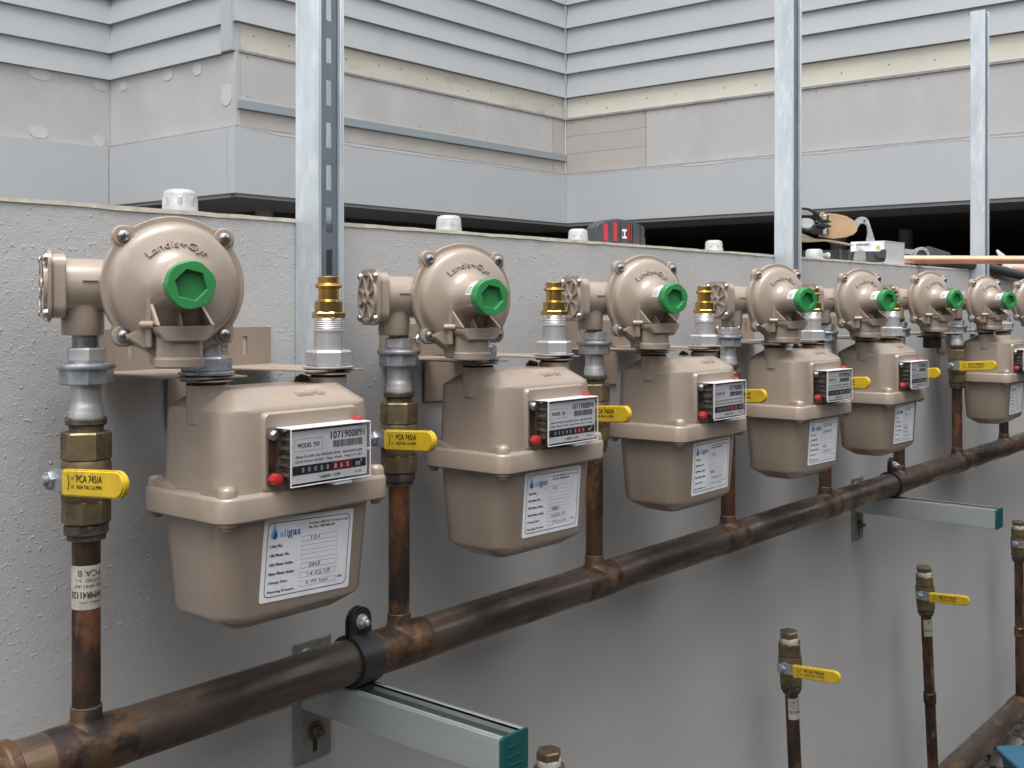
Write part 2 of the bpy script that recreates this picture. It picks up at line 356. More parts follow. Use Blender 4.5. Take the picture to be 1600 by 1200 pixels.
# face 'mid': bare cream row, cement sheet, batten, narrow strip
hbox('mid', .004, XC-XB-.02, -.011, .002, LV[1]+.004, LV[2]-.010, 'cream_board', 'cream')
hbox('mid', .004, XC-XB-.012, -.011, .010, LV[1]-.008, LV[1]+.003, 'sealant_bead', 'gap')
tv = XC - XB - .135
hbox('mid', .02, tv-.002, -.011, .004, .936, LV[1]-.009, 'cement_sheet', 'cement')
hbox('mid', tv+.001, XC-XB-.004, -.011, .004, .936, LV[1]-.009, 'cement_sheet', 'cement_b')
hbox('mid', .0, XC-XB+.0, -.011, .020, .893, .934, 'batten', 'batten', bevel=.002)
hbox('mid', .02, tv-.002, -.011, .004, .817, .892, 'cement_strip', 'cement_b')
hbox('mid', tv+.001, XC-XB-.004, -.011, .004, .817, .892, 'cement_strip', 'cement_b')
hbox('mid', .004, XC-XB-.004, -.011, .009, .806, .816, 'sealant_bead', 'gap')
hbox('mid', -.003, .018, -.011, .006, .817, LV[2]-.011, 'corner_trim', 'siding')
# face 'right'
hbox('right', .014, 4.0, -.011, .002, LV[1]+.004, LV[2]-.010, 'yellow_board', 'yellowb')
hbox('right', .014, 4.0, -.011, .012, LV[1]-.010, LV[1]+.003, 'sealant_bead', 'gap')
sv = .60
for z0, z1 in ((.817, .938), (.9395, 1.048), (1.0495, LV[1]-.011)):
    hbox('right', .006, sv-.002, -.011, .004, z0, z1, 'cement_sheet', 'cement_b')
hbox('right', sv+.002, 2.9, -.011, .004, .817, LV[1]-.011, 'cement_sheet', 'cement')
hbox('right', 2.903, 4.0, -.011, .004, .817, LV[1]-.011, 'cement_sheet', 'cement')
hbox('right', .006, 4.0, -.011, .008, .806, .816, 'sealant_bead', 'gap')
hbox('right', -.0, .022, .0, .030, LV[1]-.01, 4.1, 'corner_bead', 'siding', bevel=.003)
# face 'side' and 'left'
hbox('side', .008, YA-YB-.0, -.011, .006, .815, LV[1]-.010, 'cement_sheet', 'cement')
hbox('side', -.0, YA-YB+.006, -.011, .014, .806, .814, 'sealant_bead', 'gap')
hbox('side', YA-YB-.084, YA-YB-.002, -.011, .026, LV[1]-.004, 4.1, 'corner_board', 'siding', bevel=.003)
hbox('left', .0, XB-.6-.004, -.011, .004, .806, LV[1]-.010, 'cement_sheet', 'cement')
# fascia boards, mitred round the corners
hbox('mid', -.034, XC-XB-.036, -.02, .034, .504, .803, 'fascia_board', 'fascia', bevel=.002)
hbox('right', .0, 4.0, -.02, .034, .504, .803, 'fascia_board', 'fascia', bevel=.002)
hbox('side', .0342, YA-YB-.0205, -.02, .0335, .504, .803, 'fascia_board', 'fascia', bevel=.002)
hbox('left', .0, XB-.6-.0336, -.02, .034, .504, .803, 'fascia_board', 'fascia', bevel=.002)
def ragged(face, t0, t1, n):
    top, bot = [], []; z = .0
    for i in range(n+1):
        z = max(.0006, min(.010, z + random.uniform(-.004, .004))); t = t0 + (t1-t0)*i/n
        top.append(hface(face, t, .0352, .8035)); bot.append(hface(face, t, .0352, .8015 - z))
    mb = MB(); mb.add(top + bot, [(i, i+1, n+2+i, n+1+i) for i in range(n)]); mb.build('filler_line', 'filler', HS, smooth=False)
ragged('mid', .02, XC-XB-.06, 110); ragged('right', .08, 3.6, 130)
# soffit lining under the edge, then the dark undercroft
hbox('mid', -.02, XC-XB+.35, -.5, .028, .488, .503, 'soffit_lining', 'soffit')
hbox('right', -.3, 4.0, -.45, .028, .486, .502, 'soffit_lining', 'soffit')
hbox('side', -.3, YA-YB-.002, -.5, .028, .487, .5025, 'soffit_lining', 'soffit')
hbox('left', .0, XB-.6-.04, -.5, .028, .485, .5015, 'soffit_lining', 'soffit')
def hraw(x0, x1, y0, y1, z0, z1, name, m):
    a = Vector(P(x0, y0, z0)) - HO; b = Vector(P(x1, y1, z1)) - HO
    return MB().box(a.x, b.x, a.y, b.y, a.z, b.z).build(name, m, HS, smooth=False)
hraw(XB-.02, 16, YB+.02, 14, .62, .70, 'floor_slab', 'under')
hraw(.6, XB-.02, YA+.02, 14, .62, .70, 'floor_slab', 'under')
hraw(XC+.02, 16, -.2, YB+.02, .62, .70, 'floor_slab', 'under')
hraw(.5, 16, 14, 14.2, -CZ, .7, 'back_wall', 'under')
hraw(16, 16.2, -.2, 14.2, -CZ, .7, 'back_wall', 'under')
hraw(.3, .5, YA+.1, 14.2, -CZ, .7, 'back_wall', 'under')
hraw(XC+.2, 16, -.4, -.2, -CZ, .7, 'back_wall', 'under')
# roof slab far above, out of frame, so the undercroft stays closed to the sky
hraw(XB, 12, YB+.1, 12, 3.1, 3.2, 'ceiling_slab', 'soffit')
for X_, Y_ in ((4.2, 5.4), (5.5, 6.2), (6.9, 4.6), (7.4, 3.2), (8.2, 2.0), (9.2, 3.4), (3.6, 6.8)):
    MB().rod(Vector(P(X_, Y_, -CZ)) - HO, Vector(P(X_, Y_, .618)) - HO, .055, n=16).build('pier', 'cement', HS)
# white filler spots
def blob(face, t, z, w, h, m='filler', nm='filler_patch', out=.008):
    pts = []
    for k in range(22):
        a = 2*PI*k/22; q = random.uniform(.92, 1.06); ca, sa = math.cos(a), math.sin(a)
        e = (abs(ca)**2.4 + abs(sa)**2.4)**(-1/2.4)
        pts.append((t + ca*e*w*q, z + sa*e*h*q))
    mb = MB(); mb.loft([[hface(face, a, out-.003, b) for a, b in pts], [hface(face, a, out, b) for a, b in pts]])
    return mb.build(nm, m, HS, smooth=False)
L_ = XB - .6
for t, z, w, h in ((L_-.38, 1.125, .055, .028), (L_-.065, 1.115, .035, .024), (L_-.39, .842, .05, .03), (L_-.07, .838, .03, .03)): blob('left', t, z, w, h, out=.0065)
for t, z, w, h in ((.125, 1.108, .032, .024), (.52, 1.115, .038, .03), (.76, 1.11, .035, .03), (.985, .96, .04, .05)): blob('side', t, z, w, h, out=.0085)
# screw heads in the bare boards (dark specks)
sc = MB()
def speck(face, t, z, out, r=.0045):
    p = hface(face, t, out, z); nn = hface(face, t, out+1, z) - p
    sc.lathe([(r, -.004), (r, 0)], 8, p, nn)
for i in range(15): speck('right', .12 + i*.24 + random.uniform(-.05,.05), 1.19 + random.uniform(0,.06), .0028)
for i in range(13): speck('mid', .12 + i*.185 + random.uniform(-.03,.03), 1.195 + random.uniform(0,.06), .0028)
for i in range(9): speck('mid', .06 + i*.28, 1.135, .0046, .004)
for i in range(9): speck('mid', .06 + i*.28, .955, .0046, .004)
for i in range(14): speck('right', .05 + i*.27, 1.13, .0046, .004)
tag(sc.build('screw_head', 'gears', HS), kind='stuff')
# loose timber lying in the dark undercroft
for i in range(5):
    o = MB().box(-.65, .65, -.05, .05, 0, .02).build('timber_board', 'timber')
    o.location = P(7.9 + .05*i, 5.6 + i*.13, .02 + .035*i); o.rotation_euler = (0, 0, random.uniform(-.8, -.6))
    tag(o, ['lowest', 'second lowest', 'middle', 'second highest', 'topmost'][i] + ' pale timber board of the pile in the dark undercroft', 'timber board', 'timber boards stacked in the undercroft')
p_ = thing('timber_rack', P(8.0, 5.85, -CZ), 0, 'low dark rack under the loose timber in the undercroft', 'rack')
MB().box(-.4, .4, -.35, .35, CZ-.02, CZ+.018).build('shelf', 'under', p_)
for sx in (-.38, .34):
    for sy in (-.33, .29): MB().box(sx, sx+.04, sy, sy+.04, -.02, CZ-.022).build('leg', 'under', p_)

# ================================================================ STRUT POSTS
def channel(L, w=.041, h=.041, t=.0028, lip=.009, slots=True):
    """C channel along z from 0 to L, y from -h to 0; plain: opening at -y; slotted: web near -y, opening at y = 0"""
    mb = MB(); a = w/2
    mb.box(-a, -a+t, -h, 0, 0, L); mb.box(a-t, a, -h, 0, 0, L)
    if not slots:
        for s in (-1, 1):                      # in-turned lips
            x0, x1 = sorted((s*(a-t), s*(a-lip))); mb.box(x0, x1, -h, -h+t, 0, L)
            x0, x1 = sorted((s*(a-lip), s*(a-lip+t))); mb.box(x0, x1, -h, -h+.008, 0, L)
        mb.box(-a+t, a-t, -t, 0, 0, L)
    else:
        y0 = -h+.0065
        for s in (-1, 1):                      # rolled ridges either side of the recessed web
            x0, x1 = sorted((s*(a-t), s*(a-t-.0035))); mb.box(x0, x1, -h+.0004, y0-.0001, 0, L)
    return mb
for i, (X, lab) in enumerate(((.878, 'leftmost tall galvanised channel post, behind the first meter\'s brass outlet'),
                              (2.117, 'middle tall galvanised channel post with tan pad and black loop tied to it'),
                              (3.352, 'rightmost galvanised channel post, whose square top end is in view'))):
    t = thing('channel_post', P(X, D-.0008, -.085), 0, lab, 'post', 'galvanised channel posts fixed to the meter wall')
    channel(.93 + (.0 if i == 2 else .12)).build('channel', 'galv', t, bevel=.0009, seg=1)
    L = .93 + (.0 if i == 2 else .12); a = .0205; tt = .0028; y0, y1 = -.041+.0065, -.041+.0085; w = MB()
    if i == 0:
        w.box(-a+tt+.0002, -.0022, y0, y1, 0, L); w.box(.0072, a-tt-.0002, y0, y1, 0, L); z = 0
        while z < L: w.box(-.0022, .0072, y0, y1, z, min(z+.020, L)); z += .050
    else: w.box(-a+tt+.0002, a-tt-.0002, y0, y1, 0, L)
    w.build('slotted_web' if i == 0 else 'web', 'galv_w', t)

# ================================================================ MANIFOLD AND STRUT ARMS
MZ = -.408; PY = .96
mf = thing('manifold_pipe', P(0, PY, MZ), 0, 'thick brown tarnished copper manifold pipe running below all the meters', 'pipe')
rx = [.544 + .4024*i for i in range(9)]
prof_x = [-.5, 5.0]
MB().rod((-.5, 0, 0), (5.0, 0, 0), .0254, n=40).build('pipe', 'manifold', mf)
for i, x in enumerate(rx):
    MB().lathe([(.0255, -.040), (.0259, -.036), (.0261, -.02), (.0261, .02), (.0259, .036), (.0255, .040)], 40, (x+.0, 0, 0), (1, 0, 0)).build('tee_sleeve', 'copper_burn', mf)
MB().lathe([(.0258, -.03), (.0285, -.028), (.0285, -.018), (.027, -.016), (.027, .018), (.0285, .02), (.0285, .028), (.0258, .03)], 40, (.445, 0, 0), (1, 0, 0)).build('coupling', 'copper_burn', mf)
lm = thing('lower_pipe', P(0, PY, -1.19), 0, 'thick brown copper pipe near the ground at the bottom right', 'pipe')
MB().rod((-.4, 0, 0), (5.0, 0, 0), .030, n=32).build('pipe', 'manifold', lm)
for x in (1.25, 2.06, 2.80, 3.52): MB().lathe([(.031, -.04), (.032, -.038), (.032, .038), (.031, .04)], 32, (x, 0, 0), (1,0,0)).build('tee_sleeve', 'copper_burn', lm)

def arm(X, lab):
    t = thing('strut_arm', P(X, D, MZ-.0254-.004), 0, lab, 'bracket', 'galvanised strut arms under the manifold')
    # channel along y, opening up, from the wall to .316 out
    c = channel(.316 - .006, slots=False); c.xf(lambda v: Vector((v.x, -v.z-.006, -.041 + (-v.y)) ))
    c.build('channel', 'galv_s', t, bevel=.0011, seg=2)
    e = MB().loft([[(x, -.3155, z) for x, z in rrect(.0215, .0215, .003, 3, 0, -.0205)], [(x, -.3195, z) for x, z in rrect(.0215, .0215, .003, 3, 0, -.0205)]])
    cap = e.build('end_cap', 'teal', t, bevel=.0008)
    mk = MB()
    for z0 in (-.012, -.022, -.031): mk.box(-.012, .010, -.3202, -.3193, z0, z0+.0014)
    mk.build('moulded_mark', 'teal', cap)
    MB().box(-.027, .028, -.0062, -.0008, -.107, .036).build('wall_plate', 'plate', t, bevel=.0008)
    for zz, xx in ((.017, -.010), (-.073, .003)):
        b = MB().lathe([(.0115, 0), (.0115, .0016)], 20, (xx, -.0062, zz), (0,-1,0)).hexn(.0016, .0085, .0075, o=(xx, -.0062, zz), axis=(0,-1,0)).lathe([(.004, .0085), (.004, .014), (.003, .015)], 12, (xx, -.0062, zz), (0,-1,0))
        b.build('bolt', 'brass_o' if zz < 0 else 'zinc', t)
    MB().box(-.001, .0055, -.0068, -.006, -.098, -.080).build('slot', 'black', t)
    return t
arm(.881, 'galvanised channel arm with teal end cap under the first meter')
arm(2.513, 'galvanised channel arm with teal end cap below the fifth meter')
def clamp(X, lab):
    t = thing('pipe_clamp', P(X, PY, MZ), 0, lab, 'clamp', 'black pipe clamps on the manifold')
    for s in (-1, 1):
        mb = MB(); R0, R1 = .0258, .0298
        inner, outer = [], []
        for k in range(15):
            a = PI/2 - s*(.14 + (PI-.22)*k/14); outer.append((R1*math.cos(a), R1*math.sin(a))); inner.append((R0*math.cos(a), R0*math.sin(a)))
        mb.prism(outer + inner[::-1], lambda a, b, q: (q, -a, b), -.017, .017)
        mb.build('half_band', 'rubber', t, bevel=.0008)
        # ear
        ear = [(-.0165, .025), (.0165, .025), (.0165, .044)] + [(.0165*math.cos(a), .044+.0165*math.sin(a)) for a in [PI*k/10 for k in range(1, 10)]] + [(-.0165, .044)]
        MB().prism(ear, lambda a, b, q: (a, q, b), -s*.0052, -s*.0012).build('ear', 'rubber', t, bevel=.0008)
    MB().lathe([(.0085, 0), (.0085, .0015)], 20, (0, -.0052, .044), (0,-1,0)).hexn(.0015, .007, .0068, o=(0, -.0052, .044), axis=(0,-1,0)).lathe([(.0035,.007),(.0035,.011),(.0025,.012)],12,(0,-.0052,.044),(0,-1,0)).build('bolt', 'zinc', t)
    MB().box(-.015, .015, -.014, .014, -.034, -.0285).build('foot', 'rubber', t, bevel=.001)
    return t
clamp(.881, 'black two part clamp holding the manifold on the nearer strut arm')
clamp(2.513, 'black two part clamp holding the manifold on the farther strut arm')

# ================================================================ VALVES AND RISERS
def cylmap(cx, cy, r, a0, flip=False):
    """print mapped on a vertical cylinder; a0 = direction it faces (radians), u along the girth, v up"""
    def fn(u, v, k=0):
        if flip: u, v = -u, -v
        a = a0 + u / r; rr = r + .0002 + .00005*k
        return (cx + rr*math.cos(a), cy + rr*math.sin(a), v)
    return fn
FACE = math.atan2(-.75, -.62)
def pipe_sticker(parent, z, r, a0, w=.036, h=.04, x=0, y=0):
    mb = MB(); n = 10; f = cylmap(x, y, r + .00015, a0)
    vs = [f(-w/2 + w*i/n, -h/2 + h*j) for j in (0, 1) for i in range(n+1)]
    mb.add([(a, b, c+z) for a, b, c in vs], [(i, i+1, n+2+i, n+1+i) for i in range(n)])
    st_ = mb.build('sticker', 'aged', parent)
    tx = MB(); fl = cylmap(x, y, r + .0003, a0, True)
    f3 = lambda u, v, k=0: (lambda q: (q[0], q[1], q[2]+z))(fl(u, v, k))
    add_text(tx, 'WMKA-15741', -.014, .012, .020, .0022, f3)
    add_text(tx, 'WMR41123', -.015, .0035, .030, .0060, f3, bold=.0002)
    add_text(tx, 'AS 4041/AP', -.015, -.003, .026, .0030, f3)
    add_text(tx, 'TESTED  3.1', -.015, -.008, .024, .0026, f3)
    add_text(tx, 'PCA B', -.014, -.016, .022, .0055, f3)
    tx.build('print', 'ink', st_)
    return st_
def handle_parts(t, zc, rx_=0.036):
    """lever on the left of the valve, pointing out from the wall; text on its left face"""
    MB().rod((-.018, 0, zc), (-.034, 0, zc), .0075, n=16).hexn(.031, .039, .0085, o=(0,0,zc), axis=(-1,0,0)).lathe([(.0045,.039),(.0045,.044)],12,(0,0,zc),(-1,0,0)).build('spindle_nut', 'zinc_d', t)
    nk = MB(); poly = [(.010, -.009), (.010, .009), (-.012, .0105), (-.030, .0095), (-.030, -.0095), (-.012, -.0105)]
    nk.prism(poly, lambda a, b, q: (q, a, b+zc + a*-.03), -rx_+.0005, -rx_+.0032).build('lever_neck', 'zinc_d', t, bevel=.0006)
    # yellow sleeve
    L0, L1, hw = -.0225, -.117, .0118
    poly = [(L0, -hw), (L0, hw)] + [(L1 + .0125 - .0125*math.sin(a), hw*math.cos(a)) for a in [PI*k/12 for k in range(13)]]
    f = lambda a, b, q: (q, a, b + zc - (a-L0)*.07)
    sl = MB(); lo = [f(a, b, -rx_-.0022) for a, b in poly]; hi = [f(a, b, -rx_+.0048) for a, b in poly]
    sl.loft([lo, hi])
    h = sl.build('handle', 'yellow', t, bevel=.0016, seg=3)
    tx = MB(); g_ = lambda u, v, k=0: (-rx_-.00250, L0 - .010 - u, v + zc + .001 + (u+.010)*.07)
    add_text(tx, '}', 0, -.0065, .004, .013, g_); add_text(tx, 'ON', .0055, .0022, .0045, .0028, g_); add_text(tx, 'OFF', .0055, -.0055, .0055, .0028, g_)
    add_text(tx, 'PCA 745/A', .015, .0000, .039, .0062, g_, bold=.00018); add_text(tx, 'AGA 9361 2.6 MPA', .015, -.0055, .039, .0034, g_, bold=.00012)
    tx.build('lettering', 'ink', h, smooth=False)
def valve(t, z_top, with_top=True):
    """brass ball valve; z_top = top of its upper hexagon"""
    z = z_top
    b = MB().hexn(z-.026, z, .0225, 6, phase=.35)
    b.lathe([(.0205, z-.064), (.0222, z-.060), (.0222, z-.046), (.0222, z-.030), (.021, z-.026)], 24)
    b.hexn(z-.084, z-.062, .0218, 8, phase=.1)
    b.build('valve_body', 'brass_o', t)
    MB().hexn(z-.0945, z-.0845, .0198, 12, phase=.1).lathe([(.0172, z-.099), (.0172, z-.0945)], 20).build('end_nut', 'dark_nut', t)
    handle_parts(t, z - .0405)
def ring(t, r, z, m='dark_nut', w=.002, n=20, name='ring'):
    return MB().lathe([(r-.0006, z), (r, z+w*.3), (r, z+w*.7), (r-.0006, z+w)], n).build(name, m, t)

def make_riser():
    t = thing('riser_pipe', (0, 0, 0))
    MB().rod((0,0,-.208), (0,0,MZ+.02), .0127, n=28).build('copper_tube', 'copper_o', t)
    MB().lathe([(.0134, MZ+.038), (.0142, MZ+.0365), (.0143, MZ+.029), (.0152, MZ+.026), (.0175, MZ+.022), (.022, MZ+.013)], 28).build('branch_socket', 'copper_burn', t)
    MB().lathe([(.0130, MZ+.0375), (.0141, MZ+.0378), (.0138, MZ+.0392), (.0129, MZ+.0398)], 28).build('solder_ring', 'dark_nut', t)
    valve(t, -.1165)
    # sealed adaptor, cone, union
    MB().lathe([(.0155,-.118),(.0150,-.113),(.0158,-.112),(.0150,-.110),(.0155,-.109)], 24).build('thread', 'brass_o', t)
    MB().hexn(-.1105, -.1035, .0188, 12, ch=.0014).build('sealed_ring', 'dark_nut', t)
    MB().lathe([(.0155,-.104),(.0155,-.0985),(.0148,-.0965),(.0150,-.0945),(.0142,-.0925),(.0136,-.088),(.0136,-.073)], 24).build('union_tail', 'zinc', t)
    MB().hexn(-.0735, -.058, .0238, 8, phase=.3).lathe([(.0255,-.059),(.0262,-.0575),(.0262,-.0555),(.0255,-.054)], 32).build('union_nut', 'zinc_d', t)
    MB().hexn(-.0520, -.0395, .0182, 6, phase=.1).lathe([(.015,-.055),(.015,-.052)], 24).build('hex_nipple', 'zinc', t)
    th = MB(); z = -.040
    prof = []
    for k in range(7): prof += [(.0122, z+k*.0018), (.0131, z+k*.0018+.0009)]
    th.lathe(prof, 24).build('thread', 'steel', t)
    return t
ORD = ['first', 'second', 'third', 'fourth', 'fifth', 'sixth', 'seventh', 'eighth']
R_LAB = ['leftmost copper riser with yellow lever valve and white sticker, left of the first meter',
 'copper riser with yellow lever valve between the first and second meters',
 'copper riser with yellow lever valve between the second and third meters',
 'copper riser with yellow lever valve between the third and fourth meters',
 'copper riser with yellow lever valve between the fourth and fifth meters, mostly hidden',
 'copper riser behind the fifth meter, its tube showing below that meter',
 'fully visible copper riser with yellow lever valve in the gap where a meter is missing',
 'rightmost copper riser, its tube showing below the last meter']
rp = make_riser()
for i in range(8):
    t = rp if i == 0 else copy_tree(rp)
    t.location = P(rx[i], PY, 0)
    tag(t, R_LAB[i], 'gas pipe', 'copper risers with lever valves from the manifold')
    t.rotation_euler = (0, 0, math.radians((2, -9, -14, -14, -6, -8, -7, -5)[i]))
pipe_sticker(rp, -.258, .0127, FACE + .15)

def make_stub():
    t = thing('capped_pipe', (0,0,0))
    MB().hexn(-.013, 0, .0182, 6, ch=.002, phase=.5).build('plug', 'brass_o', t)
    MB().lathe([(.0165,-.022),(.0172,-.020),(.0168,-.017),(.0172,-.014),(.0165,-.012)], 24).build('thread_tape', 'tape_w', t)
    valve(t, -.021)
    MB().rod((0,0,-.118), (0,0,-.56), .0127, n=24).build('copper_tube', 'copper_o', t)
    MB().lathe([(.0127,-.345),(.0150,-.342),(.0150,-.318),(.0127,-.315)], 24).build('socket', 'copper_o', t)
    return t
sb = make_stub()
S_LAB = ['capped pipe whose plug just shows at the bottom edge beside the teal cap', 'nearer capped pipe with yellow lever valve and white sticker at lower right of centre',
         'farther capped pipe with yellow lever valve, below the farther strut arm', 'capped pipe cut by the right edge of the photo, above the lower pipe']
for i, (X, zt, lean) in enumerate(((1.238, -.622, .05), (1.988, -.624, .10), (2.717, -.632, .125), (3.505, -.640, .035))):
    t = sb if i == 0 else copy_tree(sb)
    t.location = P(X, PY, zt); t.rotation_euler = (0, -math.atan(lean), 0)
    tag(t, S_LAB[i], 'gas pipe', 'capped copper stubs on the lower pipe')
    if i in (1, 2): pipe_sticker(t, -.150, .0127, FACE + .35, w=.036, h=.042)

# ================================================================ REGULATOR
def dome(r):     # height of the front dome above the flange plane at radius r
    pts = [(.0, .034), (.022, .0325), (.0255, .0272), (.030, .0238), (.036, .0212), (.043, .0188), (.0495, .0168), (.0538, .015), (.057, .010)]
    for (a, ha), (b, hb) in zip(pts, pts[1:]):
        if a <= r <= b: return ha + (hb-ha)*(r-a)/(b-a)
    return .004
def make_regulator():
    t = thing('gas_regulator', (0,0,0))
    ax = (0,-1,0)
    # flange with four bolt bosses
    fl = MB(); prof = []
    n = 96
    for i in range(n):
        a = 2*PI*i/n; r = .0650
        for b in (PI/4, 3*PI/4, 5*PI/4, 7*PI/4):
            # outline pushed out round each boss centre
            dx = abs((a-b+PI) % (2*PI) - PI)
            c = .0640*math.cos(dx); s2 = .0105**2 - (.0640*math.sin(dx))**2
            if s2 > 0: r = max(r, c + math.sqrt(s2))
            elif dx < .26: r = max(r, .0650)
        prof.append((r*math.cos(a), r*math.sin(a)))
    fl.loft([[(x*k, y, z*k) for x, z in prof] for k, y in ((.985, .006), (1, .0045), (1, -.0025), (.985, -.004))])
    fl.build('flange', 'tan', t, angle=50)
    # dome, spring tower
    d = MB(); P_ = [(.0600, -.004), (.0598, .0046), (.0582, .0050), (.0576, .0095), (.0562, .0128), (.0538, .0150), (.0495, .0168), (.0430, .0188), (.0360, .0212), (.0300, .0238), (.0255, .0272), (.0222, .0325), (.0200, .0395), (.0188, .047), (.0183, .072)]
    d.lathe(P_, 64, (0,0,0), ax).build('dome', 'tan', t, angle=50)
    bk = MB().lathe([(.060, -.004), (.058, .010), (.050, .020), (.036, .030), (.030, .046), (.022, .052)], 40, (0,0,0), (0,1,0))
    bk.build('back_housing', 'tan', t, angle=50)
    # bosses + screws
    for q in range(4):
        a = PI/4 + q*PI/2; x, z = .0640*math.cos(a), .0640*math.sin(a)
        MB().lathe([(.0100, -.003), (.0100, .0035), (.0088, .0055)], 20, (x,0,z), ax).build('boss', 'tan', t)
        s = MB().lathe([(.0060, .005), (.0060, .0068), (.0050, .0088), (.0028, .0098), (.0006, .0101)], 18, (x,0,z), ax).build('screw', 'steel', t)
        cr = MB().box(x-.0026, x+.0026, -.0104, -.0098, z-.0006, z+.0006).box(x-.0006, x+.0006, -.0105, -.0099, z-.0026, z+.0026)
        cr.build('cross_recess', 'ink', s)
    # raised maker's lettering round the dome
    vs, fs, x0, x1, y0, y1 = text2d('Landis+Gyr', .12, 3)
    W_, H_ = .056, .0082; R0 = .0340; L = MB()
    def tm(v):
        u = (v[0]-x0)/(x1-x0)*W_ - W_/2; r = R0 + (v[1]-y0)/(y1-y0)*H_; th = u/(R0+.003) - .02
        return (r*math.sin(th), -(dome(r) + .0013 + v[2]*.006), r*math.cos(th))
    L.add([tm(v) for v in vs], fs); L.build('raised_lettering', 'tan', t, smooth=False)
    # green hexagon-recess cap
    cp_ = MB(); n = 48; R = .0215
    def circ(r, y): return [(r*math.cos(2*PI*i/n), y, r*math.sin(2*PI*i/n)) for i in range(n)]
    def hexr(r, y): 
        out = []
        for i in range(n):
            a = 2*PI*i/n; k = (a + .25) % (PI/3) - PI/6; out.append((r/math.cos(k)*math.cos(a), y, r/math.cos(k)*math.sin(a)))
        return out
    def outr(r, y):   # round with two shallow flats like the cap's grips
        out = []
        for i in range(n):
            a = 2*PI*i/n; k = (a + .25 + PI/6) % (PI/3) - PI/6; out.append((min(r, r*.955/math.cos(k))*math.cos(a), y, min(r, r*.955/math.cos(k))*math.sin(a)))
        return out
    cp_.loft([circ(.0185, -.0665), circ(R-.0006, -.0665), circ(R, -.0675), circ(R, -.0725), outr(R, -.0735), outr(R, -.079), outr(R-.0008, -.0800), hexr(.0128, -.0800), hexr(.0122, -.0795), hexr(.0118, -.0735)], cap0=False)
    cp_.build('green_cap', 'green', t, angle=28)
    # white data sticker wrapped on the tower
    sk = MB(); n = 10; a0, a1 = math.radians(100), math.radians(172); r = .0188
    sk.add([(r*math.cos(a0+(a1-a0)*i/n), -y, r*math.sin(a0+(a1-a0)*i/n)) for y in (.0465, .0655) for i in range(n+1)], [(i,i+1,n+2+i,n+1+i) for i in range(n)])
    so = sk.build('data_sticker', 'white', t)
    bc = MB()
    for k in range(9):
        a = a1 - .12 - k*.055; w = .018 + .012*(k % 3 == 0)
        bc.add([((r+.0002)*math.cos(q), -y, (r+.0002)*math.sin(q)) for y in (.049, .060) for q in (a, a-w)], [(0,1,3,2)])
    bc.build('barcode', 'zinc_d', so)
    # vent spout below the tower, with hood
    v = MB().lathe([(.0190, -.036), (.0205, -.045), (.0205, -.064), (.0222, -.066), (.0222, -.0725), (.0205, -.074)], 32, (0, -.027, 0))
    v.build('vent_spout', 'tan', t)
    MB().lathe([(.0150, -.0743), (.0150, -.0738)], 24, (0, -.027, 0)).build('vent_mouth', 'black', t)
    hd = MB()
    hd.prism([(-.0235,-.036), (-.0235,-.041), (-.017,-.050), (.019,-.050), (.0265,-.041), (.0265,-.036)], lambda a, b, q: (a, q, b), -.052, -.012)
    hd.build('hood_skirt', 'tan', t, bevel=.0012)
    for sx in (-.0235, .0240):
        MB().prism([(-.010, -.0355), (-.0515, -.0355), (-.044, -.0300), (-.026, -.0165), (-.010, -.008)], lambda a, b, q: (q + (b+.036)*(-.10 if sx < 0 else -.30), a, b), sx, sx+.0028).build('gusset', 'tan', t, bevel=.0006)
    MB().box(-.0225, .024, -.0500, -.012, -.0385, -.0362).build('hood_floor', 'tan', t)
    MB().prism([(-.010,-.036),(-.040,-.036),(-.024,-.018),(-.010,-.012)], lambda a, b, q: (q, a, b), -.001, .001).build('gusset', 'tan', t, bevel=.0004)
    lt = MB(); hf = lambda u, w_, k=0: (u, -.0523, w_)
    add_text(lt, 'ADDITION', -.006, -.0410, .024, .0028, hf); add_text(lt, 'DN25mm', -.006, -.0455, .022, .0028, hf)
    lt.build('small_lettering', 'tan_b', t, smooth=False)
    MB().box(-.0285, -.0235, -.026, -.008, -.056, -.004).build('side_rib', 'tan', t, bevel=.0012)
    MB().rod((-.032,-.020,-.035), (-.022,-.030,-.035), .0035, n=12).build('pin', 'tan', t)
    # web from flange down to the spout
    MB().prism([(-.046,-.046), (-.0205,-.064), (-.0205,-.0725), (.010,-.0725), (.010,-.040), (-.03,-.036)], lambda a, b, q: (a, q, b), -.016, .008).build('web', 'tan', t, bevel=.0015)
    # inlet body going left to the filter cover
    iy = .029
    inl = MB().lathe([(.0250, -.108), (.0255, -.104), (.0258, -.088), (.0255, -.060), (.0245, -.045), (.0245, -.010)], 36, (0, iy, 0), (1,0,0))
    inl.build('inlet_body', 'tan', t, angle=50)
    MB().lathe([(.0180, -.0450), (.0187, -.0435), (.0190, -.025), (.0198, -.010), (.021, 0)], 32, (-.076, iy, 0)).build('inlet_port', 'tan', t, angle=50)
    MB().box(-.079, -.066, iy-.0268, iy-.0250, .0042, .0052).build('mould_mark', 'tan', t)
    # square rounded flange + ribbed filter cover
    q0 = rrect(.0275, .0275, .011, 5); 
    MB().loft([[(-.0930, iy+a*1.06, b*1.06) for a, b in q0], [(-.1045, iy+a*1.06, b*1.06) for a, b in q0]]).build('cover_flange', 'tan', t, bevel=.001)
    q1 = [(a*1.2, b*1.2) for a, b in rrect(.0275, .0275, .012, 5)]
    cv = MB().loft([[(-.1050, iy+a, b) for a, b in q1], [(-.1085, iy+a, b) for a, b in q1]]).build('filter_cover', 'tan', t, bevel=.0012)
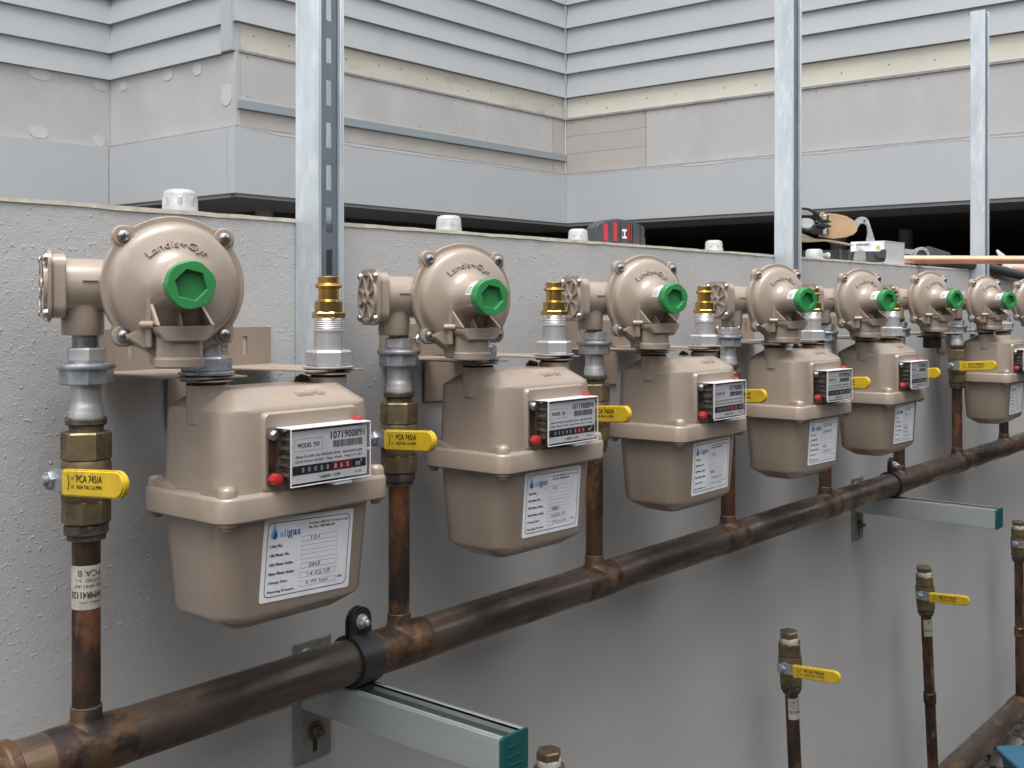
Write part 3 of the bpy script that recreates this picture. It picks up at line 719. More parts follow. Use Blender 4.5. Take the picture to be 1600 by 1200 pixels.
    rb = MB().lathe([(.0290, .1085), (.0287, .1115), (.0258, .1115), (.0255, .1085)], 36, (0,iy,0), (-1,0,0), cap0=False, cap1=False)
    rb.lathe([(.0085,.1083),(.0080,.1125),(.0055,.1130),(.0050,.1105),(.0005,.1105)], 24, (0,iy,0), (-1,0,0), cap0=False)
    for k in range(8):
        a = PI/8 + k*PI/4; c, s = math.cos(a), math.sin(a); w = .0013
        rb.add([(-x, iy + c*r + s*w*e, s*r - c*w*e) for x in (.1083, .1115) for r, e in ((.007,1),(.007,-1),(.0268,-1),(.0268,1))], [(0,1,2,3),(4,5,6,7),(0,1,5,4),(1,2,6,5),(2,3,7,6),(3,0,4,7)])
    rb.build('cover_rib', 'tan', cv, bevel=0)
    for sy in (-1.08, 1.08):
        for sz in (-1.08, 1.08):
            MB().lathe([(.0045,.1085),(.0042,.1105),(.0030,.1122),(.0005,.1126)], 14, (0, iy+sy*.0228, sz*.0228), (-1,0,0)).build('screw', 'steel', cv)
    return t
rg = make_regulator()
RX = [.600, .998, 1.399, 1.824, 2.195, 2.593, 3.002, 3.40]
RZ = [.017, .0087, .0087, .0075, .008, .012, .010, .010]
for i in range(8):
    t = rg if i == 0 else copy_tree(rg)
    t.location = P(RX[i], .905, RZ[i]); t.rotation_euler = (0, 0, math.radians(-23 + (0, .8, -1, 1.5, -.5, 1, 0, -1)[i]))
    tag(t, ['tan round gas regulator with green cap above the first meter, largest of the row', 'tan round gas regulator with green cap above the second meter',
        'tan round gas regulator with green cap above the third meter', 'tan round gas regulator with green cap in front of the middle channel post',
        'tan round gas regulator with green cap above the fifth meter', 'tan round gas regulator with green cap above a black plug and no meter',
        'tan round gas regulator with green cap above the last meter at right', 'tan round gas regulator cut off by the right edge of the photo'][i], 'gas regulator', 'tan gas regulators with green caps')

# ================================================================ METER
def make_meter():
    t = thing('gas_meter', (0,0,0))
    up = MB(); r = .030
    r = .026; up.loft([rring(.0935,.0600,r,-.178), rring(.0930,.0590,r,-.150), rring(.0920,.0570,r,-.102), rring(.0912,.0563,r,-.0985), rring(.0890,.0542,.0285,-.0955),
             rring(.0720,.0290,.014,-.0815), rring(.0700,.0272,.013,-.0808)])
    up.build('upper_case', 'tan', t, angle=24)
    b = MB(); b.loft([rring(.1035,.0670,.0155,-.1995), rring(.1050,.0685,.017,-.1980), rring(.1050,.0685,.017,-.1790), rring(.1038,.0673,.016,-.1765), rring(.1020,.0655,.015,-.1755)])
    b.build('seam_band', 'tan', t, angle=40)
    lo = MB(); r = .0225
    lo.loft([rring(.0930,.0580,r,-.1990), rring(.0925,.0560,r,-.2030), rring(.0865,.0510,r,-.2900), rring(.0850,.0495,r,-.2940), rring(.0820,.0465,.0215,-.2970), rring(.0640,.0300,.014,-.3080), rring(.0610,.0270,.012,-.3090)])
    lo.build('lower_case', 'tan', t, angle=24)
    for sx in (-1, 1):
        for sy in (-1, 1):
            x, y = sx*.0925, sy*.0560
            MB().lathe([(.0080,-.2025),(.0088,-.2010),(.0090,-.180),(.0086,-.1700),(.0070,-.1668),(.003,-.1655)], 18, (x,y,0)).build('corner_boss', 'tan', t, angle=50)
            w = MB(); # wedge behind the boss
            w.prism([(0,-.178),(0,-.1675),(-.012,-.1680),(-.036,-.1755),(-.036,-.178)], lambda a, b_, q: (x + q, y + sy*a, b_), -.0072, .0072)
            w.build('boss_wedge', 'tan', t, bevel=.0012)
            MB().lathe([(.0050,-.2060),(.0050,-.2030)], 12, (x,y,0)).build('pin', 'tan', t)
    for sx in (-.076, .076):
        MB().lathe([(.0200,-.112),(.0198,-.088),(.0196,-.080),(.0200,-.076)], 32, (sx*.985,-.0015,0)).build('spout', 'tan', t, angle=50)
        p = [];
        for k in range(5): p += [(.0182,-.077+k*.0022),(.0194,-.077+k*.0022+.0011)]
        MB().lathe(p, 28, (sx,-.0015,0)).build('thread', 'dark_nut', t)
    MB().prism([(.058,-.100),(.058,-.079),(.066,-.074),(.082,-.078),(.086,-.100)], lambda a, b_, q: (a, q, b_), .030, .034).build('lug', 'tan', t, bevel=.001)
    MB().lathe([(.004,0),(.004,.004),(.0025,.0055)], 12, (.074,.030,-.084), (0,-1,0)).build('screw', 'steel', t)
    lm_ = MB(); fl = lambda u, v, k=0: (u, -.0540 + (v)*.80, -.0957 + .0003 + (v)*.43)
    # index frame, mechanism, plate, cover
    fr = MB().loft([[(x, y, z) for x, z in rrect(hx, hz, rr, 4, .003, -.1390)] for hx, hz, rr, y in ((.0600,.0385,.006,-.050), (.0590,.0375,.006,-.0600), (.0575,.0360,.005,-.0628))])
    fr.build('index_frame', 'tan', t, angle=50)
    bx = (-.0420, .0580, -.1700, -.1165)
    mech = MB().box(-.036, .053, -.080, -.0632, -.165, -.121)
    for k in range(5): mech.box(-.0395, -.036, -.079, -.066, -.162+k*.0085, -.1585+k*.0085)
    mech.build('index_mechanism', 'gears', t, bevel=.0005)
    for k in range(2): MB().box(-.0405, -.0365, -.0815, -.064, -.1385-k*.014, -.1375-k*.014).build('lever', 'steel', t)
    MB().box(-.0515, -.0425, -.0640, -.0630, -.168, -.121).build('side_label', 'copper_burn', t)
    pl = MB().box(-.0395, .0555, -.0824, -.0812, -.1680, -.1190).build('index_plate', 'white', t)
    ink = MB(); Y0 = -.0826; f = lambda u, v, k=0: (-.0395+u, Y0-.00005*k, -.1680+v)   # plate .095 x .049
    rect(ink, .001, .0080, .0925, .0086, f)
    frame(ink, .0035, .0300, .0340, .0115, .00025, f)
    add_text(ink, 'MODEL 750', .0075, .0335, .026, .0042, f, bold=.00012)
    x = .051
    for k in range(34):
        w = random.choice((.0004, .0006, .0009)); rect(ink, x, .0300, w, .0068, f); x += w + random.choice((.0004, .0006))
        if x > .0885: break
    add_text(ink, 'Qmax 7.5 m3/h  Gas 350 0.60 125 Pa   Qmin 0.015 m3/h', .0045, .0235, .084, .0026, f, bold=.0001)
    add_text(ink, 'Cyclic Volume 2.0 dm3   Pmax  50 kPa   Vreg = 0.1 dm3', .0045, .0190, .084, .0026, f, bold=.0001)
    add_text(ink, 'LANDIS + GYR', .034, .0022, .026, .0030, f, bold=.0001); add_text(ink, '2018', .078, .0025, .009, .0026, f)
    ink.build('print', 'ink', pl, smooth=False)
    rd = MB(); f2 = lambda u, v, k=0: (-.0395+u, Y0-.0002, -.1680+v)
    rect(rd, .0500, .0086, .0245, .0074, f2); rd.build('red_digit_window', 'dark_red', pl, smooth=False)
    dg = MB(); f3 = lambda u, v, k=0: (-.0395+u, Y0-.0004, -.1680+v)
    for k, c in enumerate('00000'): add_text(dg, c, .0120+k*.0076, .0100, .0026, .0044, f3)
    for k, c in enumerate('865'): add_text(dg, c, .0520+k*.0078, .0100, .0028, .0044, f3)
    add_text(dg, 'm', .0800, .0098, .0052, .0036, f3); add_text(dg, '3', .0858, .0128, .0020, .0030, f3)
    dg.build('counter_digit', 'white', pl, smooth=False)
    # clear cover: shell of thin walls + rim flange
    x0, x1, z0, z1 = bx; c = MB(); tt = .0012; yf = -.0850; yb = -.0630
    c.box(x0, x1, yf, yf+tt, z0, z1); c.box(x0, x0+tt, yf+tt, yb, z0, z1); c.box(x1-tt, x1, yf+tt, yb, z0, z1)
    c.box(x0+tt, x1-tt, yf+tt, yb, z1-tt, z1); c.box(x0+tt, x1-tt, yf+tt, yb, z0, z0+tt)
    c.box(x0-.0125, x0-.0003, yb-.0022, yb-.0008, z0, z1+.002); c.box(x1+.0003, x1+.0045, yb-.0022, yb-.0008, z0, z1+.002)
    c.build('clear_cover', 'clear', t, smooth=False)
    ed = MB()   # bright moulded rim of the cover
    for a, b_, cc, d_ in ((x0-.0005, x1+.0005, z1-.0003, z1+.0007), (x0-.0005, x1+.0005, z0-.0007, z0+.0003)): ed.box(a, b_, yf-.0004, yf+.0010, cc, d_)
    for a in (x0, x1): ed.box(a-.0006, a+.0006, yf-.0003, yf+.0009, z0, z1)
    ed.box(x0-.0005, x1+.0005, yf+.001, yb, z1+.0001, z1+.0009)
    ed.build('cover_rim', 'plastic_bag', t, bevel=.0002, seg=1)
    MB().box(.012, .034, -.0845, -.070, z0-.0045, z0-.0012).build('latch', 'plastic_bag', t, bevel=.0006)
    MB().rod((x1+.001, -.072, -.146), (x1+.010, -.072, -.146), .0020, n=10).build('latch_pin', 'plastic_bag', t)
    MB().lathe([(.0055,0),(.0052,.003),(.0035,.0050),(.0008,.0056)], 16, (-.0475,-.0652,-.1225), (0,-1,0)).build('screw', 'steel', t)
    MB().lathe([(.0058,0),(.0062,.004),(.0056,.0085),(.003,.0095)], 8, (-.0475,-.0652,-.1635), (0,-1,0)).build('seal', 'red', t)
    MB().lathe([(.0048,0),(.0050,.004),(.0040,.008),(.002,.0088)], 8, (.0555,-.0652,-.1170), (.15,-1,.1)).build('seal', 'red', t)
    # embossed word on the sloping shoulder
    vs, fs, tx0, tx1, ty0, ty1 = text2d('Landis+Gyr', .1, 2); em = MB()
    em.add([(.000 + (v[0]-tx0)/(tx1-tx0)*.036, -.0470 + (v[1]-ty0)/(ty1-ty0)*.009, -.0955+.0062*.35 + .0010 + ((v[1]-ty0)/(ty1-ty0)*.009+.0045)*.54 + v[2]*.003) for v in vs], fs)
    em.build('raised_lettering', 'tan', t)
    return t
def sticker(t, rot, hand):
    """paper record label on the lower case"""
    ca, sa = math.cos(rot), math.sin(rot); W_, H_ = .112, .0800
    def f(u, v, k=0, e=0.0):
        u -= W_/2; v -= H_/2; x = .004 + u*ca - v*sa; z = -.2440 + u*sa + v*ca
        y = -.0560 + (-.2030 - z)*.0575 - .0007 - .00006*k - e
        return (x, y, z)
    mb = MB(); c = [(x+W_/2, z+H_/2) for x, z in rrect(W_/2, H_/2, .0025, 3)]
    mb.loft([[f(a, b) for a, b in c], [tuple(Vector(f(a, b)) + Vector((0,.0005,0))) for a, b in c]])
    s = mb.build('record_label', 'white', t, smooth=False)
    f1 = lambda u, v, k=0: f(u, v, k, .0002)
    ink = MB()
    # rounded border
    o1 = rrect(W_/2-.0045, H_/2-.0045, .005, 5, W_/2, H_/2); o2 = rrect(W_/2-.0052, H_/2-.0052, .0045, 5, W_/2, H_/2)
    nn = len(o1); ink.add([f1(*p) for p in o1] + [f1(*p) for p in o2], [(i, (i+1)%nn, nn+(i+1)%nn, nn+i) for i in range(nn)])
    add_text(ink, 'Gas leak: 1800 427 532 (Gas Leak)', .0545, .0690, .050, .0024, f1, bold=.00012)
    add_text(ink, 'No Gas: 1300 808 230', .0545, .0655, .033, .0024, f1, bold=.00012)
    for k, s_ in enumerate(('Unit No.', 'Old Meter No.', 'Old Meter Index', 'New Meter Index', 'Change Date', 'Metering Pressure')):
        y = .0540 - k*.0088; add_text(ink, s_, .0085, y-.0025, (.015,.024,.029,.031,.023,.032)[k], .0030, f1, bold=.00016)
        frame(ink, .0470, y+.0015-.0022, .0460, .0052, .00022, f1)
    add_text(ink, 'kPa', .0960, .0120, .0055, .0022, f1, bold=.0001)
    ink.build('print', 'ink', s, smooth=False)
    hw = MB()
    for k, s_ in hand:
        y = .0540 - k*.0088 + .0003; add_text(hw, s_, .056 + random.uniform(-.002,.002), y, min(.030, .0036*len(s_)), .0036, lambda u, v, q=0: f(u, v, q, .00035), shear=.2)
    tag(hw.build('handwriting', 'pen', s, smooth=False), kind='stuff')
    bl = MB(); add_text(bl, 'all', .0190, .0610, .0095, .0068, f1, bold=.0002); bl.build('logo_text', 'blue_l', s, smooth=False)
    bg_ = MB(); add_text(bg_, 'gas', .0290, .0588, .0150, .0075, f1, bold=.0003)
    bg_.build('logo_text', 'blue_d', s, smooth=False)
    def drop(cx, cy, r, hh): return [(cx + r*math.sin(a)*(1 - .0), cy - r*math.cos(a)) for a in [-2.2 + 4.4*k/14 for k in range(15)]] + [(cx, cy+hh)]
    dp = MB(); q = drop(.0125, .0635, .0042, .0105); dp.add([f1(*p) for p in q], [tuple(range(len(q)))]); dp.build('logo_drop', 'blue_l', s, smooth=False)
    dp = MB(); q = drop(.0136, .0622, .0026, .0065); dp.add([f(p[0], p[1], 0, .0004) for p in q], [tuple(range(len(q)))]); dp.build('logo_drop', 'blue_d', s, smooth=False)
mt = make_meter()
MX = [.712, 1.1035, 1.4975, 1.900, 2.294, None, 3.088]
SER = ['1071900891', '1071900894', '1071900887', '1071900926', '1071900892', None, '1071900885']
HAND = [((0,'101'),(3,'0865'),(4,'14.02.19'),(5,'2.75 kpa')), ((0,'102'),(3,'0880'),(4,'14-02-19'),(5,'2.75 green bpi')),
        ((0,'103'),(3,'0000'),(4,'14-02-19'),(5,'2.75 green bpi')), ((0,'CLEANERS RM'),(3,'0002'),(4,'14-02-19')),
        ((0,'105'),(3,'0000'),(4,'14-02-19'),(5,'2.75 kpa')), None, ((0,'107'),(3,'0865'),(4,'14-02-19'),(5,'2.75 kpa'))]
first = True
meters = []
for i in range(7):
    if MX[i] is None: continue
    t = mt if first else copy_tree(mt); first = False
    t.location = P(MX[i], .9065, 0); t.rotation_euler = (0, 0, math.radians((0, -.6, .8, -1.2, 1.0, 0, .5)[i]))
    meters.append((i, t))
for i, t in meters:
    tag(t, ['largest tan gas meter, nearest the camera, numbered 1071900891', 'second tan gas meter from the left, numbered 1071900894', 'third tan gas meter from the left, numbered 1071900887',
        'fourth tan gas meter from the left, just right of the middle channel post', 'fifth tan gas meter, directly left of the gap with the black plug', '',
        'last tan gas meter at the right edge, beyond the gap'][i], 'gas meter', 'tan gas meters in a row')
    sn = MB(); pl = [c for c in t.children if c.name.split('.')[0] == 'index_plate'][0]
    add_text(sn, SER[i], -.0395+.0480, -.1680+.0385, .0435, .0072, lambda u, v, k=0: (u, -.0826-.00005*k, v), bold=.00022)
    sn.build('serial_number', 'ink', pl, smooth=False)
    sticker(t, math.radians((-2.4, -.8, .5, -.6, -1.0, 0, 0)[i]), HAND[i])

# ================================================================ BRACKETS, OUTLETS, INLET NUTS
def make_bracket():
    """origin: wall face under the middle of the meter"""
    t = thing('wall_bracket', (0,0,0))
    pl = MB(); zt, zb = -.0255, -.0680
    # back plate with two slots left open
    sx = .072; hw = .108; s = .0032
    for a, b in ((-hw, -sx-s), (-sx+s, sx-s), (sx+s, hw)): pl.box(a, b, -.0025, -.0006, zb, zt)
    for c in (-sx, sx): pl.box(c-s, c+s, -.0025, -.0006, zb, zb+.012); pl.box(c-s, c+s, -.0025, -.0006, zt-.010, zt)
    pl.build('back_plate', 'tan_b', t)
    MB().box(-.030, .030, -.0048, -.0027, -.130, zb-.002).build('lower_plate', 'tan_b', t, bevel=.0005)
    y0, y1 = -.0027, -.162
    for nm, poly in (('tab', [(-hw, y0), (-.022, y0), (-.022, -.060), (-.045, -.105), (-.045, y1), (-.108, y1), (-hw, -.12)]),
                     ('tab', [(hw, y0), (.022, y0), (.022, -.055), (.040, -.115), (.040, y1+.004), (.110, y1+.004), (hw, -.11)])):
        MB().prism(poly, lambda a, b, q: (a, b, q), zb-.0018, zb).build(nm, 'tan_b', t, bevel=.0004)
    for c in (-.076, .076):
        MB().lathe([(.0245, -.0728),(.0245, -.0712)], 28, (c, -.1400, 0)).build('washer', 'tan_b', t)
        MB().hexn(-.0066+.0, -.0026+.0, .006, o=(c*.55, 0, -.045), axis=(0,1,0)).build('wall_bolt', 'steel', t)
    return t
def make_inlet():
    t = thing('inlet_nut', (0,0,0))
    MB().hexn(-.0640, -.0490, .0238, 6, phase=.5, ch=.002).lathe([(.0258,-.0665),(.0262,-.0655),(.0262,-.0640),(.0252,-.0635)], 32).build('union_nut', 'zinc_d', t)
    MB().rod((0,0,-.052), (0,0,-.010), .0125, n=24).build('nipple', 'zinc', t)
    MB().lathe([(.0205,-.0678),(.0205,-.0666)], 24).build('gasket', 'black', t)
    return t
def make_outlet():
    t = thing('outlet_fitting', (0,0,0))
    MB().hexn(-.0650, -.0478, .0242, 6, phase=.35, ch=.0022).lathe([(.0262,-.0668),(.0268,-.0658),(.0268,-.0650),(.0255,-.0645)], 36).build('union_nut', 'zinc', t)
    MB().lathe([(.0205,-.0679),(.0205,-.0669)], 24).build('gasket', 'black', t)
    p = [(.0155,-.0480),(.0155,-.0285),(.0162,-.0280),(.0162,-.0265),(.0155,-.0260)]
    for k in range(5): p += [(.0150,-.0255+k*.0022),(.0158,-.0245+k*.0022)]
    MB().lathe(p + [(.0150,-.0140)], 32).build('nipple', 'zinc', t)
    MB().hexn(-.0148, -.0075, .0178, 6, phase=.15).lathe([(.0148,-.0078),(.0148,.0030),(.0108,.0055),(.0108,.0165),(.0136,.0180),(.0142,.0197),(.0136,.0214),(.0112,.0228),(.0112,.0290),(.0105,.0296),(.0088,.0296),(.0085,.0260),(.0010,.0255)], 36, cap1=True).build('brass_adaptor', 'brass', t)
    return t
bk0, in0, ou0 = make_bracket(), make_inlet(), make_outlet(); fb = True
names = ['first', 'second', 'third', 'fourth', 'fifth', '', 'last']
for i in range(7):
    X = MX[i] if MX[i] else .712 + .396*5
    b = bk0 if i == 0 else copy_tree(bk0); b.location = P(X, D, 0)
    tag(b, ('tan steel wall bracket with slotted plate holding the %s meter' % names[i]) if i != 5 else 'empty tan wall bracket with the black plug, where no meter hangs', 'bracket', 'tan wall brackets behind the meters')
    a = in0 if i == 0 else copy_tree(in0); a.location = P(X-.076, .905, 0)
    tag(a, ('dull grey nut between bracket and regulator at the %s meter\'s inlet' % names[i]) if i != 5 else 'dull grey nut on the empty bracket above the black plug', 'pipe nut', 'grey inlet nuts under the regulators')
    if i == 5:
        k = thing('black_plug', P(X-.076, .905, 0), 0, 'black plastic plug hanging under the empty bracket', 'plug')
        MB().lathe([(.033,-.0755),(.034,-.0745),(.034,-.0735),(.033,-.0729)], 32).build('rim', 'black', k)
        MB().lathe([(.019,-.100),(.020,-.098),(.020,-.0755)], 28).build('stopper', 'black', k)
        continue
    c = ou0 if i == 0 else copy_tree(ou0); c.location = P(X+.076, .905, 0)
    tag(c, 'brass press fitting on a grey pipe nut at the %s meter\'s outlet' % names[i], 'pipe fitting', 'brass outlet fittings on the meters')

# ================================================================ THINGS ON TOP OF THE WALL
def cap(X, Y, r, h, lab):
    o = thing('galvanised_cover', P(X, Y, .1016), 0, lab, 'pipe cap', 'galvanised caps along the wall top')
    MB().lathe([(r*1.0, 0), (r*.98, .003), (r*.98, .010), (r*.93, .012), (r*.92, h-.006), (r*.84, h-.002), (r*.6, h)], 28, (0,0,0)).build('cap_body', 'capgal', o, angle=50)
    MB().hexn(.006, h-.008, r*.97, 8, ch=.002).build('grip', 'capgal', o)
cap(.751, 1.12, .0205, .031, 'large galvanised pipe cap on the wall top behind the first regulator')
cap(1.206, 1.12, .0195, .029, 'galvanised pipe cap on the wall top behind the second regulator')
cap(1.526, 1.12, .0175, .026, 'galvanised pipe cap on the wall top touching the red striped tape measure')
cap(1.985, 1.12, .0185, .027, 'galvanised pipe cap on the wall top left of the middle channel post')
cl = thing('galvanised_cover', P(2.43, 1.11, .1016), 0, 'galvanised cap with a side bolt on the wall top right of the middle post', 'pipe cap', 'galvanised caps along the wall top')
MB().lathe([(.026, 0), (.026, .004), (.020, .006), (.019, .022), (.015, .026)], 24).build('cap_body', 'capgal', cl, angle=50)
MB().rod((.012,-.012,.013), (.036,-.020,.013), .004, n=12).hexn(.0, .007, .007, o=(.028,-.018,.013), axis=(1,-.3,0)).build('side_bolt', 'zinc', cl)

# tape measure: black body with red bars
tm_ = thing('tape_measure', P(1.617, 1.105, .1016), math.radians(-28), 'black and red tape measure lying on the wall top', 'tape measure')
prof = [(-.050, .003), (-.049, .030), (-.044, .037), (-.030, .044), (-.005, .047), (.020, .044), (.032, .040), (.047, .036), (.049, .031), (.049, .004), (.046, 0), (-.046, 0)]
MB().prism(prof, lambda a, b, q: (a, q, b), -.016, .018).build('casing', 'toolgrey', tm_, bevel=.003, seg=3)
for x0, x1, zz in ((-.0335, -.0245, .040), (-.0145, -.0065, .042), (.0155, .0210, .040)):
    q = rrect((x1-x0)/2, (zz-.008)/2, .0035, 4, (x0+x1)/2, (zz+.008)/2 - .001)
    MB().prism(q, lambda a, b, q_: (a, q_, b), -.0182, -.0150).build('red_grip_bar', 'tool_red', tm_, bevel=.0012)
for x in (-.0005, .0235, .0385): MB().box(x, x+.0012, -.0168, -.0150, .002, .040).build('groove', 'black', tm_)
MB().box(.0035, .0125, -.0166, -.0155, .013, .029).build('emblem_patch', 'white', tm_)
eb = MB(); ef = lambda u, v, k=0: (u, -.0170, v); rect(eb, .0035, .0165, .0032, .0085, ef); rect(eb, .0093, .0165, .0032, .0085, ef); eb.build('emblem_red', 'dark_red', tm_, smooth=False)
MB().box(.0485, .0535, -.008, .006, .002, .016).build('tape_hook', 'steel', tm_)

# carton with white printed end
bx_ = thing('screw_carton', P(2.723, 1.058, .1016), 0, 'small grey carton with a white printed end label on the wall top', 'carton')
MB().box(0, .132, 0, .089, 0, .057).build('carton_body', 'carton', bx_, bevel=.001)
MB().box(-.0012, -.0002, .002, .087, .008, .0565).build('end_label', 'white', bx_)
lb = MB(); lf = lambda u, v, k=0: (-.0016, .085-u, v)
add_text(lb, 'SCREW BOLT', .012, .046, .036, .0052, lf, bold=.0003); add_text(lb, 'M10', .012, .0405, .010, .003, lf); add_text(lb, '25 PCS', .012, .0360, .016, .003, lf)
lb.build('print', 'ink', bx_, smooth=False)
lb = MB(); lf2 = lambda u, v, k=0: (-.0017, .085-u, v)
lb.add([lf2(.068+.007*math.cos(a)*(1 if k%2 else .45), .040+.007*math.sin(a)*(1 if k%2 else .45)) for k, a in enumerate([2*PI*k/10 for k in range(10)])], [tuple(range(10))])
lb.build('small_emblem', 'yellow', bx_, smooth=False)
MB().box(.0, .132, -.0008, -.0001, .0555, .0565).build('lid_edge', 'white', bx_)

sight = lambda deg: math.radians(-90 + deg)      # local x square to the line of sight that runs deg from the wall
td = thing('tool_part', P(2.655, 1.075, .1016), math.radians(-50), 'dark grey tool part lying against the white label of the carton', 'tool part')
MB().prism(rrect(.040, .013, .004, 4, 0, .015), lambda a, b, q: (a, q, b), -.012, .012).build('body', 'toolgrey', td, bevel=.002)
MB().prism([(-.040,.004),(-.036,.026),(-.026,.031),(-.010,.030),(-.008,.004)], lambda a, b, q: (a, q, b), -.016, -.0125).build('grey_cheek', 'cast', td, bevel=.0015)
MB().prism([(.012,.020),(.034,.034),(.042,.030),(.040,.010),(.02,.010)], lambda a, b, q: (a, q, b), -.0160, -.0125).build('flap', 'toolgrey', td, bevel=.0015)
bb = thing('black_tray', P(2.56, 1.145, .1016), math.radians(-40), 'low black plastic tray between the side bolt cap and the carton', 'tray')
MB().box(-.055, .055, -.03, .03, 0, .003).build('base', 'black', bb)
for a, b_, c, d_ in ((-.055,.055,-.03,-.027), (-.055,.055,.027,.03), (-.055,-.052,-.027,.027), (.052,.055,-.027,.027)): MB().box(a, b_, c, d_, .003, .029).build('side', 'black', bb, bevel=.0005)
for x in (.025, .048): MB().box(x, x+.006, -.0315, -.0272, .004, .031).build('clip', 'toolgrey', bb)

# pipe bender: hook, roller and tubular handle
pb = thing('pipe_bender', P(2.925, 1.180, .1016), sight(32), 'grey metal pipe bender with upright hook standing behind the carton', 'pipe bender')
hk = []; pb.scale = (1.06, 1, 1.12)
def arc(cx, cz, r, a0, a1, n): return [(cx + r*math.cos(a0+(a1-a0)*k/n), cz + r*math.sin(a0+(a1-a0)*k/n)) for k in range(n+1)]
poly = arc(-.018, .100, .020, math.radians(190), math.radians(35), 9) + [(.004, .094), (.014, .062), (.017, .045)] + arc(.006, .044, .014, 0, -PI, 6) + [(-.009, .052), (-.004, .082)] + arc(-.016, .093, .0105, math.radians(20), math.radians(150), 6) + [(-.030, .090), (-.036, .092)]
MB().prism(poly, lambda a, b, q: (a, q, b), -.005, .005).build('hook', 'cast', pb, bevel=.0012)
MB().lathe([(.0115, .0), (.0115, .004), (.0085, .005), (.0082, .002), (.001, .002)], 24, (.006, -.005, .046), (0,-1,0)).build('roller_pin', 'steel', pb)
MB().lathe([(.0028, 0), (.0028, .0006)], 12, (-.012, -.0051, .110), (0,-1,0)).build('hook_hole', 'black', pb)
MB().prism([(-.035,.040),(-.030,.046),(.03,.050),(.055,.052),(.060,.036),(.0,.030),(-.03,.034)], lambda a, b, q: (a, q, b), -.006, .010).build('frame_plate', 'toolgrey', pb, bevel=.0015)
MB().box(.022, .056, -.008, .012, .0525, .060).build('black_catch', 'black', pb, bevel=.0015)
MB().prism([(.055,.010),(.055,.046),(.110,.040),(.118,.008)], lambda a, b, q: (a, q, b), -.004, .008).build('handle_bracket', 'cast', pb, bevel=.0015)
MB().lathe([(.0185,-.012),(.0195,-.010),(.0195,.020),(.0185,.022),(.0130,.022),(.0130,-.004),(.001,-.004)], 28, (.124, 0, .026), (0,-1,0)).build('tube_end', 'cast', pb, angle=50)
MB().box(-.02, .10, -.01, .014, 0, .030).build('base_block', 'toolgrey', pb, bevel=.002)

# tan pad and black loop tied to the middle post
tp = thing('tied_pad', P(2.141, 1.016, .166), math.radians(-34), 'rounded tan pad with silver bolts and black loop tied to the middle channel post', 'padded clamp')
pd = [(.048, -.026), (.050, .024), (.056, .027), (.062, .0245), (.082, .0235), (.102, .019), (.118, .010), (.1255, -.002), (.124, -.012), (.116, -.020), (.100, -.026), (.075, -.030)]
tp.scale = (1.2, 1, .98)
mb = MB(); mb.loft([[(a, y + (a-.085)**2*2.5, b) for a, b in pd] for y in (.006, .009)]); mb.build('pad', 'leather', tp, bevel=.0008)
MB().loft([[(a, y, b) for a, b in ((-.0,-.012),(.0,-.026),(.028,-.037),(.070,-.034),(.118,-.043),(.118,-.041),(.070,-.0315),(.040,-.030))] for y in (.010, .030)]).build('pale_strip', 'ply', tp)
MB().loft([[(a, y, b) for a, b in arc(.020, .002, .0145, 0, 2*PI, 20)[:-1]] for y in (.004, .007)]).xf(lambda v: Vector((.006+(v.x-.006)*1.1, v.y, .002+(v.z-.002)*.75))).build('pale_disc', 'plastic_bag', tp, bevel=.0006)
MB().box(.0, .034, .006, .008, .019, .030).build('pale_tab', 'plastic_bag', tp, bevel=.0004)
MB().tube([(-.010, .004, .030), (-.004, .0, .031), (.004, -.002, .032), (.022, 0, .031), (.036, 0, .024), (.044, 0, .012), (.052, 0, .004)], [.0025]*3 + [.0030, .0034, .0038, .0040], 10).build('upper_loop', 'black', tp)
MB().tube([(-.010, .004, -.004), (-.004, .0, -.006), (.004, -.002, -.008), (.016, 0, -.014), (.030, 0, -.012), (.038, 0, -.002), (.048, 0, -.006)], [.0025]*3 + [.0035, .0045, .0040, .0045], 10).build('lower_loop', 'black', tp)
MB().prism([(.022,-.014),(.034,.000),(.052,-.004),(.060,-.012),(.052,-.020),(.034,-.022)], lambda a, b, q: (a, q, b), -.004, .004).build('jaw', 'black', tp, bevel=.0015)
for zz in (.006, -.004):
    MB().prism([(.034, zz+.000), (.045, zz+.004), (.058, zz+.0035), (.066, zz-.001), (.058, zz-.003), (.044, zz-.003)], lambda a, b, q: (a, q, b), -.007, .005).build('jaw', 'black', tp, bevel=.001)
for zz in (.014, -.016): MB().hexn(-.006, .006, .0062, o=(.055, -.002, zz), axis=(0,0,1), phase=.3).rod((.055,-.002,zz-.009), (.055,-.002,zz+.010), .0032, n=10).build('bolt', 'steel', tp)

ck = thing('black_clip', P(3.33, 1.14, .1016), sight(28), 'dark grey plastic clip on the wall top behind the copper tube', 'clip'); ck.scale = (1, 1, 2.3)
MB().prism([(-.052,0),(-.048,.018),(-.025,.031),(.040,.022),(.040,.0)], lambda a, b, q: (a, q, b), -.004, .018).build('clip_body', 'toolgrey', ck, bevel=.002)
MB().prism([(-.030,.004),(-.030,.018),(.038,.016),(.038,.002)], lambda a, b, q: (a, q, b), -.009, -.0045).build('side_cheek', 'hose', ck, bevel=.002)
MB().prism([(.0405,.002),(.0405,.016),(.070,.011),(.070,.002)], lambda a, b, q: (a, q, b), .0, .012).build('tongue', 'copper_o', ck, bevel=.001)

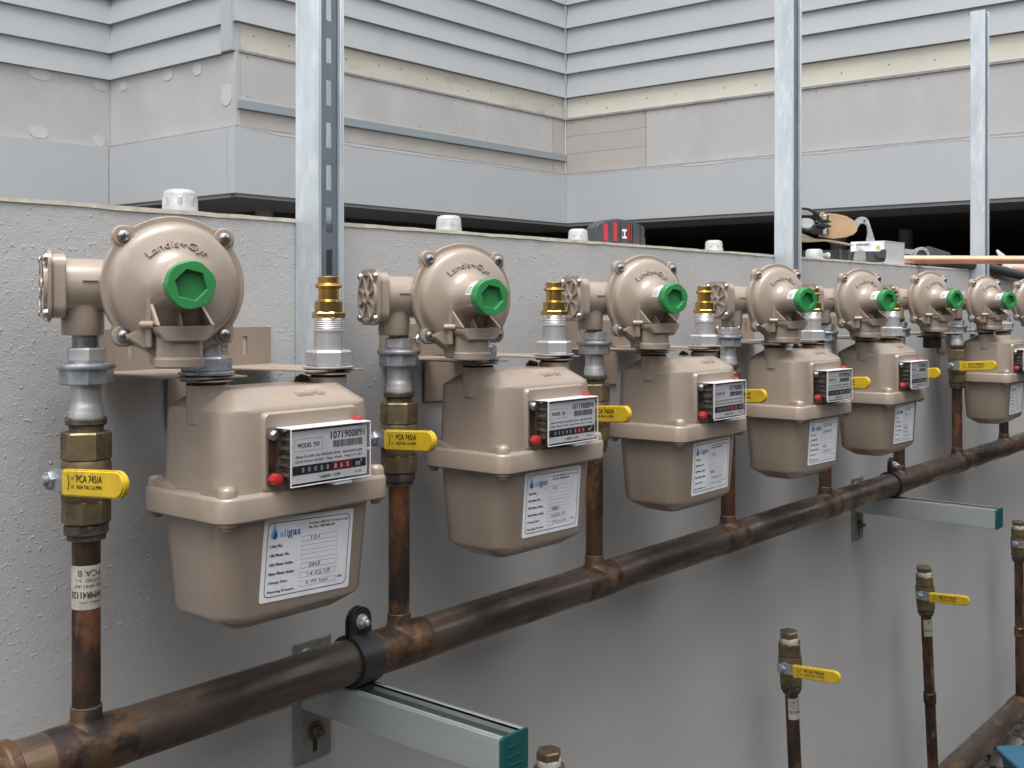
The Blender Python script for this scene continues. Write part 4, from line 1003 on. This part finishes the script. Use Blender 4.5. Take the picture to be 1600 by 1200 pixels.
cu = thing('copper_tube', P(2.872, 1.078, .1170), 0, 'bright new copper tube jutting from beside the carton across the wall top', 'copper tube')
MB().tube([Vector((0,0,0)) + Vector((.245,-.265,-.0005))*t_ for t_ in (0, .25, .5, .75, 1, 1.4)], .0108, 28).build('tube', 'copper_n', cu)
hz = thing('black_hose', P(0, 0, 0), 0, 'black foam covered hose lying along the wall edge at the right', 'hose')
MB().tube([P(3.03, 1.075, .1090), P(3.12, 1.058, .1165), P(3.3, 1.042, .1165), P(3.5, 1.030, .1080), P(3.7, 1.026, .096), P(3.9, 1.022, .084), P(4.2, 1.020, .074), P(4.6, 1.02, .07)], .0145, 18).xf(lambda v: v).build('hose_length', 'hose', hz)
hz.location = (0, 0, 0)
co = thing('copper_offcut', P(3.62, 1.09, .1145), math.radians(-3), 'short copper offcut with ring joints behind the black hose', 'copper offcut')
MB().rod((-.15,0,0), (.6,0,0), .0108, n=20).build('tube', 'copper_n', co)
for x in (-.13, -.05, .06, .22): MB().lathe([(.0112,-.018),(.0128,-.016),(.0128,.016),(.0112,.018)], 20, (x,0,0), (1,0,0)).build('joint', 'copper_n', co)
for x in (-.095, .01): MB().lathe([(.0122,-.008),(.0132,-.006),(.0132,.006),(.0122,.008)], 20, (x,0,0), (1,0,0)).build('black_ring', 'black', co)
fb_ = thing('plastic_wrap', P(4.10, 1.14, .1016), sight(24), 'white crumpled plastic wrapper on the wall top at the right edge', 'wrapper')
MB().loft([[(-.055,0,.045),(-.052,0,.048),(-.02,-.006,.034),(.03,.004,.026),(.09,-.004,.030),(.09,.002,.0),(-.015,.006,.0),(-.035,.002,.020)], [(-.055,.004,.045),(-.052,.004,.048),(-.02,.014,.034),(.03,.024,.026),(.09,.02,.030),(.09,.022,.0),(-.015,.022,.0),(-.035,.010,.020)]]).build('wrapper_fold', 'plastic_bag', fb_, bevel=.001)

fb_.scale = (1, 1, 1.9)
# blue box on the ground at the lower right
bu = thing('blue_box', P(3.085, .665, -CZ), math.radians(-50), 'blue plastic box on the ground at the bottom right corner', 'plastic box')
MB().loft([rring(.17, .11, .02, 0), rring(.185, .125, .02, .150)]).build('tub', 'blue', bu, bevel=.003)
MB().loft([rring(.195, .135, .022, .151), rring(.195, .135, .022, .165), rring(.185, .125, .02, .169)]).build('lid', 'blue', bu, bevel=.002)
MB().box(-.03, .03, -.137, -.1355, .10, .164).build('latch', 'blue', bu, bevel=.001)
